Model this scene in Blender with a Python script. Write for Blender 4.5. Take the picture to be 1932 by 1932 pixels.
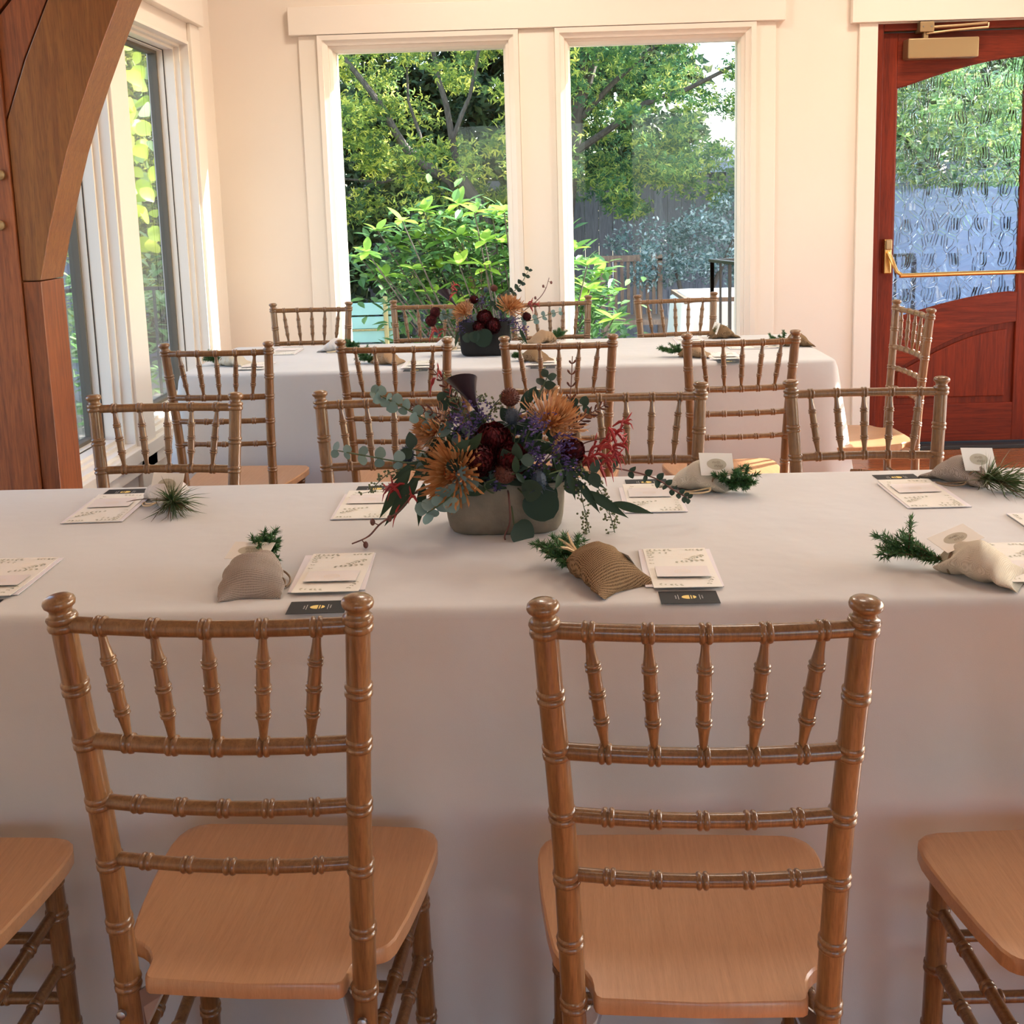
import bpy, math, random
import numpy as np
from mathutils import Vector, Matrix, Quaternion
for o in list(bpy.data.objects): bpy.data.objects.remove(o)
S = bpy.context.scene
C = S.collection
R = random.Random(7)
# ------------------------------------------------------------------ camera
pitch, roll, yaw = 0.15658, -0.0288, -0.02109
cy_, sy_, cp_, sp_ = math.cos(yaw), math.sin(yaw), math.cos(pitch), math.sin(pitch)
fwd = Vector((sy_*cp_, cy_*cp_, -sp_)); right = Vector((cy_, -sy_, 0)); up = right.cross(fwd)
r_ = right*math.cos(roll) + up*math.sin(roll); u_ = -right*math.sin(roll) + up*math.cos(roll)
cam = bpy.data.objects.new('camera', bpy.data.cameras.new('camera')); C.objects.link(cam)
cam.data.sensor_width = 36; cam.data.lens = 2053.24/1932*36; cam.data.shift_y = -(966-700)/1932
cam.data.clip_start = 0.05; cam.data.clip_end = 300
cam.matrix_world = Matrix(((r_.x, u_.x, -fwd.x, 0), (r_.y, u_.y, -fwd.y, 0), (r_.z, u_.z, -fwd.z, 1.373), (0, 0, 0, 1)))
S.camera = cam
# ------------------------------------------------------------------ world, sun, exposure
S.view_settings.view_transform = 'Standard'; S.view_settings.look = 'None'
S.view_settings.gamma = 1.0; S.view_settings.exposure = 0.0; S.view_settings.use_curve_mapping = False
S.cycles.max_bounces = 8; S.cycles.diffuse_bounces = 4; S.cycles.use_adaptive_sampling = True; S.cycles.adaptive_threshold = 0.02; S.cycles.transparent_max_bounces = 16
S.cycles.caustics_reflective = False; S.cycles.caustics_refractive = False
S.cycles.use_denoising = True; S.cycles.sample_clamp_indirect = 6.0
W = bpy.data.worlds.new('world'); S.world = W; W.use_nodes = True
wn = W.node_tree; bg = wn.nodes['Background']
sky = wn.nodes.new('ShaderNodeTexSky'); sky.sky_type = 'NISHITA'; sky.sun_disc = False
SUN_DIR = Vector((1.0, 0.42, 0.58)).normalized()          # towards the sun
sky.sun_elevation = math.asin(SUN_DIR.z); sky.sun_rotation = math.atan2(SUN_DIR.x, SUN_DIR.y)
wn.links.new(sky.outputs[0], bg.inputs[0]); bg.inputs[1].default_value = 1.1
sl = bpy.data.lights.new('sun', 'SUN'); sl.energy = 27.0; sl.angle = 0.009; sl.color = (1.0, 0.95, 0.86)
so = bpy.data.objects.new('sun', sl); C.objects.link(so); so.rotation_euler = SUN_DIR.to_track_quat('Z', 'Y').to_euler(); so.location = (8, 8, 8)

# ------------------------------------------------------------------ helpers
class MB:
    def __init__(s): s.v = []; s.f = []
    def add(s, vs, fs):
        b = len(s.v); s.v += [tuple(p) for p in vs]; s.f += [tuple(i+b for i in f) for f in fs]; return s
    def box(s, x0, y0, z0, x1, y1, z1):
        return s.add([(x0,y0,z0),(x1,y0,z0),(x1,y1,z0),(x0,y1,z0),(x0,y0,z1),(x1,y0,z1),(x1,y1,z1),(x0,y1,z1)],
                     [(0,3,2,1),(4,5,6,7),(0,1,5,4),(1,2,6,5),(2,3,7,6),(3,0,4,7)])
    def hexa(s, p):   # 8 points, same order as box
        return s.add(p, [(0,3,2,1),(4,5,6,7),(0,1,5,4),(1,2,6,5),(2,3,7,6),(3,0,4,7)])
    def tube(s, pts, rad, n=8, cap=True):
        pts = [Vector(p) for p in pts]; m = len(pts)
        if not hasattr(rad, '__len__'): rad = [rad]*m
        t0 = (pts[1]-pts[0]).normalized()
        a = Vector((0,0,1)) if abs(t0.z) < .9 else Vector((1,0,0))
        u = t0.cross(a).normalized(); vs = []; pt = t0
        for i, p in enumerate(pts):
            t = (pts[min(i+1,m-1)]-pts[max(i-1,0)])
            t = t.normalized() if t.length > 1e-9 else pt
            u = (pt.rotation_difference(t) @ u); u = (u - t*u.dot(t)).normalized(); w = t.cross(u); pt = t
            vs += [p + (u*math.cos(2*math.pi*k/n) + w*math.sin(2*math.pi*k/n))*rad[i] for k in range(n)]
        fs = [(i*n+k, i*n+(k+1)%n, (i+1)*n+(k+1)%n, (i+1)*n+k) for i in range(m-1) for k in range(n)]
        if cap: fs += [tuple(range(n))[::-1], tuple((m-1)*n+k for k in range(n))]
        return s.add(vs, fs)
    def rod(s, path, prof, n=12):
        """turned rod: path(t)->Vector for t in 0..1, prof = list of (t, radius)"""
        return s.tube([path(t) for t, _ in prof], [r for _, r in prof], n)
    def prism(s, poly, a, b, axis='y'):
        """poly = 2-d outline; extruded along axis from a to b"""
        def P(p, d): return (p[0], d, p[1]) if axis == 'y' else (p[0], p[1], d) if axis == 'z' else (d, p[0], p[1])
        n = len(poly)
        return s.add([P(p, a) for p in poly] + [P(p, b) for p in poly],
                     [tuple(range(n)), tuple(range(2*n-1, n-1, -1))] + [(i, i+n, (i+1) % n+n, (i+1) % n) for i in range(n)])
    def grid(s, fn, nu, nv, wrapv=False):
        vs = [fn(i/nu, j/nv) for i in range(nu+1) for j in range(nv if wrapv else nv+1)]
        w = nv if wrapv else nv+1
        fs = [(i*w+j, i*w+(j+1) % w, (i+1)*w+(j+1) % w, (i+1)*w+j) for i in range(nu) for j in range(nv)]
        return s.add(vs, fs)
    def ball(s, c, r, n=8, m=6, sq=(1,1,1)):
        c = Vector(c)
        return s.grid(lambda u, v: c+Vector((sq[0]*r*math.sin(math.pi*u)*math.cos(2*math.pi*v), sq[1]*r*math.sin(math.pi*u)*math.sin(2*math.pi*v), sq[2]*r*math.cos(math.pi*u))), m, n, True)
    def mesh(s, name, mat, smooth=True):
        me = bpy.data.meshes.new(name); me.from_pydata(s.v, [], s.f); me.validate(); 
        if mat: me.materials.append(mat)
        me.polygons.foreach_set('use_smooth', [smooth]*len(me.polygons)); me.update(); return me
    def build(s, name, mat, parent=None, smooth=True, bevel=0, loc=None):
        o = bpy.data.objects.new(name, s.mesh(name, mat, smooth)); C.objects.link(o)
        if parent is not None: o.parent = parent
        if loc is not None: o.location = loc
        if bevel:
            b = o.modifiers.new('bevel', 'BEVEL'); b.width = bevel; b.segments = 2; b.limit_method = 'ANGLE'
            if smooth: pass
        if smooth and bevel == 0: fix_normals(o.data)
        return o
def fix_normals(me):
    import bmesh
    b = bmesh.new(); b.from_mesh(me); bmesh.ops.recalc_face_normals(b, faces=b.faces); b.to_mesh(me); b.free()
    try: me.set_sharp_from_angle(angle=math.radians(42))
    except Exception: pass
def tag(o, label=None, cat=None, group=None, kind=None):
    if label: o['label'] = label
    if cat: o['category'] = cat
    if group: o['group'] = group
    if kind: o['kind'] = kind
    return o
def empty(name, loc=(0,0,0), rz=0, label=None, cat=None, group=None, kind=None):
    o = bpy.data.objects.new(name, None); C.objects.link(o); o.location = loc; o.rotation_euler = (0,0,rz); o.empty_display_size = .05
    return tag(o, label, cat, group, kind)
def kids(o): return [c for c in bpy.data.objects if c.parent == o]
def copy_tree(o, parent=None):
    c = o.copy(); C.objects.link(c); c.parent = parent
    for k in list(KIDS.get(o.name, []) or kids(o)): copy_tree(k, c)
    return c
KIDS = {}
def meshobj(name, me, parent=None, loc=None, M=None):
    o = bpy.data.objects.new(name, me); C.objects.link(o)
    if parent is not None: o.parent = parent
    if M is not None: o.matrix_local = M
    if loc is not None: o.location = loc
    return o
def npmesh(name, V, F, mat, smooth=False):
    """V (n,3), F (m,k) numpy -> mesh, fast"""
    me = bpy.data.meshes.new(name); n, (m, k) = len(V), F.shape
    me.vertices.add(n); me.vertices.foreach_set('co', V.astype(np.float32).ravel())
    me.loops.add(m*k); me.loops.foreach_set('vertex_index', F.astype(np.int32).ravel())
    me.polygons.add(m); me.polygons.foreach_set('loop_start', (np.arange(m)*k).astype(np.int32))
    me.polygons.foreach_set('use_smooth', np.full(m, smooth)); me.materials.append(mat); me.update(calc_edges=True); return me

# ------------------------------------------------------------------ materials
def new_mat(name):
    m = bpy.data.materials.new(name); m.use_nodes = True; nt = m.node_tree
    return m, nt, nt.nodes, nt.links, nt.nodes['Principled BSDF']
def N(nt, t, **kw):
    n = nt.nodes.new(t)
    for k, v in kw.items():
        if k.startswith('i_'): n.inputs[k[2:].replace('_', ' ')].default_value = v
        else: setattr(n, k, v)
    return n
def ramp(nt, stops, interp='LINEAR'):
    n = nt.nodes.new('ShaderNodeValToRGB'); cr = n.color_ramp; cr.interpolation = interp
    while len(cr.elements) < len(stops): cr.elements.new(.5)
    for e, (p, c) in zip(cr.elements, stops): e.position = p; e.color = (*c, 1) if len(c) == 3 else c
    return n
def plain(name, col, rough=.5, metal=0, var=0.0, scale=8, bump=0, bscale=200, coat=0, spec=.5):
    m, nt, ns, L, b = new_mat(name)
    b.inputs['Roughness'].default_value = rough; b.inputs['Metallic'].default_value = metal; b.inputs['Coat Weight'].default_value = coat
    b.inputs['Specular IOR Level'].default_value = spec
    if var:
        tc = N(nt, 'ShaderNodeTexCoord'); nz = N(nt, 'ShaderNodeTexNoise', i_Scale=scale, i_Detail=4.0); L.new(tc.outputs['Object'], nz.inputs['Vector'])
        rp = ramp(nt, [(.3, tuple(max(0, c*(1-var)) for c in col)), (.7, tuple(min(1, c*(1+var)) for c in col))]); L.new(nz.outputs[0], rp.inputs[0]); L.new(rp.outputs[0], b.inputs['Base Color'])
    else: b.inputs['Base Color'].default_value = (*col, 1)
    if bump:
        tc = N(nt, 'ShaderNodeTexCoord'); nz = N(nt, 'ShaderNodeTexNoise', i_Scale=bscale, i_Detail=2.0); L.new(tc.outputs['Object'], nz.inputs['Vector'])
        bp = N(nt, 'ShaderNodeBump', i_Strength=bump, i_Distance=.002); L.new(nz.outputs[0], bp.inputs['Height']); L.new(bp.outputs[0], b.inputs['Normal'])
    return m
def wood(name, c1, c2, stretch=(14, 14, .9), scale=5, rough=.35, coat=.0, dist=1.5, spec=.5, rand=.12, fine=.8):
    m, nt, ns, L, b = new_mat(name)
    tc = N(nt, 'ShaderNodeTexCoord'); mp = N(nt, 'ShaderNodeMapping'); mp.inputs['Scale'].default_value = stretch
    oi = N(nt, 'ShaderNodeObjectInfo'); ad = N(nt, 'ShaderNodeVectorMath', operation='ADD')
    L.new(tc.outputs['Object'], ad.inputs[0]); L.new(oi.outputs['Random'], ad.inputs[1]); L.new(ad.outputs[0], mp.inputs['Vector'])
    n1 = N(nt, 'ShaderNodeTexNoise', i_Scale=scale, i_Detail=6.0, i_Roughness=.62, i_Distortion=dist); L.new(mp.outputs[0], n1.inputs['Vector'])
    rp = ramp(nt, [(.32, c2), (.68, c1)]); L.new(n1.outputs[0], rp.inputs[0])
    n2 = N(nt, 'ShaderNodeTexNoise', i_Scale=scale*7, i_Detail=3.0); L.new(mp.outputs[0], n2.inputs['Vector'])
    r2 = ramp(nt, [(.36, (.72,)*3), (.5, (1,)*3)]); L.new(n2.outputs[0], r2.inputs[0])
    mx = N(nt, 'ShaderNodeMix', data_type='RGBA', blend_type='MULTIPLY'); mx.inputs[0].default_value = fine
    L.new(rp.outputs[0], mx.inputs[6]); L.new(r2.outputs[0], mx.inputs[7])
    hv = N(nt, 'ShaderNodeHueSaturation'); mr = N(nt, 'ShaderNodeMapRange', i_To_Min=1-rand, i_To_Max=1+rand); L.new(oi.outputs['Random'], mr.inputs[0]); L.new(mr.outputs[0], hv.inputs['Value'])
    L.new(mx.outputs[2], hv.inputs['Color']); L.new(hv.outputs[0], b.inputs['Base Color'])
    b.inputs['Roughness'].default_value = rough; b.inputs['Coat Weight'].default_value = coat; b.inputs['Coat Roughness'].default_value = .12; b.inputs['Specular IOR Level'].default_value = spec
    bp = N(nt, 'ShaderNodeBump', i_Strength=.12, i_Distance=.001); L.new(n2.outputs[0], bp.inputs['Height']); L.new(bp.outputs[0], b.inputs['Normal'])
    return m
def leafmat(name, cols, trans=.35, rough=.45, spec=.5, island=True):
    """leaf: principled + translucent; colour varies leaf by leaf"""
    m, nt, ns, L, b = new_mat(name)
    if island: src = N(nt, 'ShaderNodeNewGeometry').outputs['Random Per Island']
    else: src = N(nt, 'ShaderNodeObjectInfo').outputs['Random']
    k = len(cols); rp = ramp(nt, [(i/max(1, k-1), c) for i, c in enumerate(cols)]); L.new(src, rp.inputs[0])
    L.new(rp.outputs[0], b.inputs['Base Color']); b.inputs['Roughness'].default_value = rough; b.inputs['Specular IOR Level'].default_value = spec
    if trans:
        t = N(nt, 'ShaderNodeBsdfTranslucent'); g = N(nt, 'ShaderNodeGamma', i_Gamma=.8); L.new(rp.outputs[0], g.inputs[0]); L.new(g.outputs[0], t.inputs[0])
        ms = N(nt, 'ShaderNodeMixShader'); ms.inputs[0].default_value = trans; L.new(b.outputs[0], ms.inputs[1]); L.new(t.outputs[0], ms.inputs[2]); L.new(ms.outputs[0], ns['Material Output'].inputs[0])
    return m
def glassmat(name, refl=.9, tint=(1,1,1)):
    m, nt, ns, L, b = new_mat(name); ns.remove(b)
    t = N(nt, 'ShaderNodeBsdfTransparent'); t.inputs[0].default_value = (*tint, 1)
    g = N(nt, 'ShaderNodeBsdfGlossy', i_Roughness=.01); fr = N(nt, 'ShaderNodeFresnel', i_IOR=1.35)
    mu = N(nt, 'ShaderNodeMath', operation='MULTIPLY'); mu.inputs[1].default_value = refl; L.new(fr.outputs[0], mu.inputs[0])
    ms = N(nt, 'ShaderNodeMixShader'); L.new(mu.outputs[0], ms.inputs[0]); L.new(t.outputs[0], ms.inputs[1]); L.new(g.outputs[0], ms.inputs[2]); L.new(ms.outputs[0], ns['Material Output'].inputs[0])
    return m
def clothmat(name, col, weave=900, strength=.15, rough=.85, var=.03):
    m, nt, ns, L, b = new_mat(name)
    tc = N(nt, 'ShaderNodeTexCoord'); nz = N(nt, 'ShaderNodeTexNoise', i_Scale=3.0, i_Detail=3.0); L.new(tc.outputs['Object'], nz.inputs['Vector'])
    rp = ramp(nt, [(.3, tuple(c*(1-var) for c in col)), (.7, tuple(min(1, c*(1+var)) for c in col))]); L.new(nz.outputs[0], rp.inputs[0]); L.new(rp.outputs[0], b.inputs['Base Color'])
    b.inputs['Roughness'].default_value = rough; b.inputs['Specular IOR Level'].default_value = .15
    b.inputs['Sheen Weight'].default_value = .15
    n2 = N(nt, 'ShaderNodeTexNoise', i_Scale=weave, i_Detail=1.0); L.new(tc.outputs['Object'], n2.inputs['Vector'])
    n3 = N(nt, 'ShaderNodeTexNoise', i_Scale=7.0, i_Detail=3.0); L.new(tc.outputs['Object'], n3.inputs['Vector'])
    b1 = N(nt, 'ShaderNodeBump', i_Strength=.25, i_Distance=.02); L.new(n3.outputs[0], b1.inputs['Height'])
    bp = N(nt, 'ShaderNodeBump', i_Strength=strength, i_Distance=.001); L.new(n2.outputs[0], bp.inputs['Height']); L.new(b1.outputs[0], bp.inputs['Normal']); L.new(bp.outputs[0], b.inputs['Normal'])
    return m
def weavemat(name, c1, c2, scale=260, axes=('X', 'Y')):
    """coarse woven sacking: two crossed thread waves"""
    m, nt, ns, L, b = new_mat(name); tc = N(nt, 'ShaderNodeTexCoord'); hs = []
    for ax in axes:
        w = N(nt, 'ShaderNodeTexWave', bands_direction=ax, i_Scale=scale/6.283*1.0, i_Distortion=1.2, i_Detail=1.0); w.inputs['Detail Scale'].default_value = 3
        L.new(tc.outputs['UV' if False else 'Object'], w.inputs['Vector']); hs.append(w.outputs['Fac'] if 'Fac' in w.outputs else w.outputs[1])
    mn = N(nt, 'ShaderNodeMath', operation='MAXIMUM'); L.new(hs[0], mn.inputs[0]); L.new(hs[1], mn.inputs[1])
    rp = ramp(nt, [(.25, c2), (.75, c1)]); L.new(mn.outputs[0], rp.inputs[0]); L.new(rp.outputs[0], b.inputs['Base Color'])
    bp = N(nt, 'ShaderNodeBump', i_Strength=.7, i_Distance=.0015); L.new(mn.outputs[0], bp.inputs['Height']); L.new(bp.outputs[0], b.inputs['Normal'])
    b.inputs['Roughness'].default_value = .9; b.inputs['Specular IOR Level'].default_value = .1
    return m
M = {}
M['wall'] = plain('wall_paint', (.83, .735, .635), .6, var=.02, scale=2, bump=.08, bscale=350)
M['trim'] = plain('trim_paint', (.84, .76, .66), .38)
M['ceil'] = plain('ceiling_paint', (.80, .74, .66), .7)
M['gasket'] = plain('dark_gasket', (.03, .025, .02), .5)
M['sash'] = plain('bronze_sash', (.15, .13, .10), .7, spec=.2)
M['glass'] = glassmat('window_glass', .5)
M['chair'] = wood('honey_chair_wood', (.235, .120, .045), (.135, .061, .022), (10, 10, .7), 9, .28, .35, rand=.05)
M['seat'] = wood('seat_wood', (.44, .232, .112), (.37, .186, .086), (30, 1.2, 3), 7, .33, .2, rand=.04, fine=.35, dist=.5)
M['timber'] = wood('timber_fir', (.31, .088, .022), (.15, .035, .009), (9, 9, .55), 5, .42, .1, dist=2.2)
M['timber2'] = wood('timber_fir_gold', (.25, .100, .022), (.16, .052, .012), (9, 9, .55), 6, .42, .1, dist=1.5)
M['door'] = wood('mahogany', (.235, .028, .008), (.11, .012, .004), (12, 12, .6), 4, .4, .0, dist=1.0, spec=.25)
M['doorh'] = wood('mahogany_rail', (.235, .028, .008), (.11, .012, .004), (.6, 12, 12), 4, .4, .0, dist=1.0, spec=.25)
M['floor'] = wood('floor_oak', (.36, .125, .045), (.25, .075, .025), (.8, 12, 12), 5, .25, .25, rand=.18)
M['brass'] = plain('polished_brass', (.80, .52, .20), .22, 1.0)
M['bronze'] = plain('closer_bronze', (.42, .30, .16), .38, .75)
M['steel'] = plain('bolt_steel', (.35, .35, .36), .35, 1.0)
M['black'] = plain('black_iron', (.015, .015, .017), .4)
M['cloth'] = clothmat('table_linen', (.56, .55, .525))
M['cloth_out'] = clothmat('outdoor_linen', (.75, .82, .85))
M['concrete'] = plain('planter_concrete', (.185, .155, .112), .8, var=.25, scale=22, bump=.4, bscale=160)
M['charcoal'] = plain('planter_charcoal', (.008, .0075, .007), .9, var=.3, scale=25, bump=.3, bscale=160)
# ================================================================== the room
YB, XL = 5.68, -1.60                 # inner faces of the back wall and the left wall
XR, YF, ZC = 3.75, -3.2, 3.25        # right wall, wall behind, ceiling
TH = .16
def struct(o): o['kind'] = 'structure'; return o
# floor: sub-floor slab and boards
fl = struct(MB().box(XL-TH, YF-TH, -.12, XR+TH, YB+TH, -.014).build('floor', M['floor'], smooth=False))
bw = .095
plank_me = {}
rows = int((YB-0.6)/bw)
for i in range(rows):
    y0 = YB - (i+1)*bw; x = XL - R.random()*1.2; 
    while x < XR:
        L_ = R.choice((1.2, 1.5, 1.8, 2.2)); a, b_ = max(x, XL), min(x+L_, XR)
        if b_-a > .05:
            key = round(b_-a, 3)
            if key not in plank_me: plank_me[key] = MB().box(0, .001, -.014, key-.0015, bw-.001, 0).mesh('plank', M['floor'], False)
            o = meshobj('plank', plank_me[key], fl, (a, y0, 0))
        x += L_
struct(MB().box(XL-TH, YF-TH, ZC, XR+TH, YB+TH, ZC+.12).build('ceiling', M['ceil'], smooth=False))
# openings: back wall x-ranges
W1, W2, WZ = (-.98, -.113), (.214, 1.076), (.45, 2.14)
D1 = (1.757, 3.545); DZ = 2.185
def wall_with_holes(name, axis, u0, u1, z0, z1, holes, d0, d1, mat):
    """solid wall with rectangular openings, wall running along u; d0..d1 is its thickness"""
    us = sorted({u0, u1, *[h[0] for h in holes], *[h[1] for h in holes]}); mb = MB()
    for a, b_ in zip(us, us[1:]):
        zs = [(z0, z1)]
        for h in holes:
            if h[0] <= a and b_ <= h[1]:
                zs = [q for s in zs for q in ((s[0], min(s[1], h[2])), (max(s[0], h[3]), s[1])) if q[1]-q[0] > 1e-6]
        for s in zs:
            if axis == 'x': mb.box(a, d0, s[0], b_, d1, s[1])
            else: mb.box(d0, a, s[0], d1, b_, s[1])
    return struct(mb.build(name, mat, smooth=False))
wall_with_holes('wall_back', 'x', XL-TH, XR+TH, 0, ZC, [(W1[0]-.02, W1[1]+.02, WZ[0]-.02, WZ[1]+.02), (W2[0]-.02, W2[1]+.02, WZ[0]-.02, WZ[1]+.02), (D1[0], D1[1], 0, DZ)], YB, YB+TH, M['wall'])
LW = [(2.26, 3.15), (3.33, 4.22), (4.40, 5.29)]; LZ = (.44, 2.15)
wall_with_holes('wall_left', 'y', YF, YB, 0, ZC, [(a, b_, LZ[0], LZ[1]) for a, b_ in LW], XL-.2, XL, M['wall'])
RW = [(.6, 2.3), (2.5, 3.7), (4.0, 5.2)]
wall_with_holes('wall_right', 'y', YF, YB, 0, ZC, [(a, b_, .1, 2.3) for a, b_ in RW], XR, XR+TH, M['wall'])
wall_with_holes('wall_front', 'x', XL-TH, XR+TH, 0, ZC, [(-1.0, .8, 1.3, 2.4), (1.3, 3.3, .4, 2.5)], YF-TH, YF, M['wall'])
# ---- windows. local frame: u along the wall, d outwards, z up
def mapper(kind):
    if kind == 'back': return lambda u, d, z: (u, YB+d, z)
    if kind == 'left': return lambda u, d, z: (XL-d, u, z)
    if kind == 'right': return lambda u, d, z: (XR+d, u, z)
    return lambda u, d, z: (u, YF-d, z)
def bar(mp, u0, u1, d0, d1, z0, z1, name, mat, parent, bevel=.002):
    mb = MB().box(u0, d0, z0, u1, d1, z1); mb.v = [mp(*p) for p in mb.v]
    return mb.build(name, mat, parent, smooth=False, bevel=bevel)
def ring(mp, u0, u1, z0, z1, w, d0, d1, name, mat, parent, bevel=.003, di=None):
    """rectangular moulding (mitred) outside edge u0..u1 x z0..z1, width w, from d0 to d1"""
    o = [(u0, z0), (u1, z0), (u1, z1), (u0, z1)]; i = [(u0+w, z0+w), (u1-w, z0+w), (u1-w, z1-w), (u0+w, z1-w)]
    mb = MB(); P = lambda q, d: mp(q[0], d, q[1])
    for k in range(4):
        l = (k+1) % 4
        mb.hexa([P(o[k], d0), P(o[l], d0), P(i[l], d0 if di is None else di), P(i[k], d0 if di is None else di), P(o[k], d1), P(o[l], d1), P(i[l], d1), P(i[k], d1)])
    x = mb.build(name, mat, parent, smooth=False); fix_normals(x.data); return x
def pane(mp, u0, u1, z0, z1, d, parent, mat=None):
    mb = MB().box(u0, d, z0, u1, d+.005, z1); mb.v = [mp(*p) for p in mb.v]; o = mb.build('pane', mat or M['glass'], parent, smooth=False); fix_normals(o.data); return o
mp = mapper('back')
for i, (a, b_) in enumerate((W1, W2)):
    w = struct(empty('window_%d' % (i+1), (0, 0, 0), label='tall fixed window with stepped cream moulding looking onto the garden trees' if i == 0 else 'tall fixed window with cream moulding looking onto the outdoor table and railing'))
    z0, z1 = WZ
    ring(mp, a-.072, b_+.072, z0-.072, z1+.072, .024, -.040, 0, 'outer_moulding', M['trim'], w, di=-.037)
    ring(mp, a-.048, b_+.048, z0-.048, z1+.048, .024, -.027, .004, 'middle_moulding', M['trim'], w, di=-.013)
    ring(mp, a-.024, b_+.024, z0-.024, z1+.024, .018, -.001, .05, 'inner_moulding', M['trim'], w, di=.013)
    ring(mp, a-.006, b_+.006, z0-.006, z1+.006, .012, .028, .06, 'glazing_bead', M['trim'], w, di=.046)
    ring(mp, a-.004, b_+.004, z0-.004, z1+.004, .009, .060, .072, 'gasket', M['gasket'], w)
    ring(mp, a-.02, b_+.02, z0-.02, z1+.02, .02, .072, .15, 'outer_frame', M['trim'], w)
    pane(mp, a, b_, z0, z1, .064, w)
# flat boards around the back windows and the door
t = lambda n, *a: struct(bar(mp, *a, n, M['trim'], None, .003))
t('trim_1', -1.192, 1.292, -.045, 0, 2.215, 2.352)           # head board across both windows
t('trim_2', -1.150, -1.052, -.018, 0, .02, 2.215)
t('trim_3', -.041, .142, -.018, 0, .02, 2.215)
t('trim_4', 1.148, 1.250, -.018, 0, .02, 2.215)
t('trim_5', 1.622, 3.69, -.045, 0, 2.190, 2.36)              # door head board
t('trim_6', 1.665, 1.757, -.022, 0, 0, 2.190)
t('trim_7', 3.545, 3.637, -.022, 0, 0, 2.190)
t('baseboard_back', 1.25, 1.665, -.016, 0, 0, .14)
t('trim_8', -1.052, 1.148, -.03, .0, .345, .378)             # sill apron under the windows
# left wall windows: deep stepped jambs
mpl = mapper('left')
for i, (a, b_) in enumerate(LW):
    w = struct(empty('window_%d' % (i+3), (0, 0, 0), label=('side window behind the timber post', 'side window with black railing and bush outside, next to the timber post', 'side window with trailing vine leaves outside, nearest the room corner')[i]))
    z0, z1 = LZ
    ring(mpl, a, b_, z0, z1, .014, -.006, .035, 'outer_moulding', M['trim'], w)
    ring(mpl, a+.004, b_-.004, z0+.004, z1-.004, .022, .035, .06, 'middle_moulding', M['trim'], w)
    ring(mpl, a+.004, b_-.004, z0+.004, z1-.004, .034, .06, .105, 'inner_moulding', M['trim'], w)
    ring(mpl, a+.004, b_-.004, z0+.004, z1-.004, .040, .109, .135, 'stop_bead', M['trim'], w)
    ring(mpl, a+.004, b_-.004, z0+.004, z1-.004, .037, .105, .109, 'shadow_gap', M['gasket'], w)
    ring(mpl, a+.004, b_-.004, z0+.004, z1-.004, .054, .135, .175, 'sash', M['sash'], w)
    pane(mpl, a+.05, b_-.05, z0+.05, z1-.05, .155, w)
tl = lambda n, *a: struct(bar(mpl, *a, n, M['trim'], None, .003))
tl('trim_9', 5.29, 5.43, -.02, 0, .02, 2.235)
tl('trim_10', 4.22, 4.40, -.02, 0, .02, 2.235)
tl('trim_11', 3.15, 3.33, -.02, 0, .02, 2.235)
tl('trim_12', 2.0, 5.43, -.045, 0, 2.235, 2.37)
tl('trim_13', 2.0, 5.29, -.035, 0, .385, .44)
tl('trim_14', 2.0, 5.43, -.02, 0, .33, .385)
tl('baseboard_left', .6, 5.68, -.016, 0, 0, .14)
mpr = mapper('right')
for i, (a, b_) in enumerate(RW):
    w = struct(empty('window_%d' % (i+6), (0, 0, 0), label='tall glazed opening in the right wall, %s the door' % ('furthest from', 'second from', 'next to')[i]))
    ring(mpr, a, b_, .1, 2.3, .06, -.01, .08, 'frame', M['trim'], w); pane(mpr, a+.06, b_-.06, .16, 2.24, .05, w)
mpf = mapper('front')  # unseen windows behind the camera, added for cool daylight fill
for i, (a, b_, za, zb) in enumerate(((-1.0, .8, 1.3, 2.4), (1.3, 3.3, .4, 2.5))):
    w = struct(empty('window_%d' % (i+9), (0, 0, 0), label='added fill window in the wall opposite the garden windows, %s' % ('in its middle', 'near the right wall')[i]))
    ring(mpf, a, b_, za, zb, .06, -.01, .08, 'frame', M['trim'], w); pane(mpf, a+.06, b_-.06, za+.06, zb-.06, .05, w)
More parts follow.
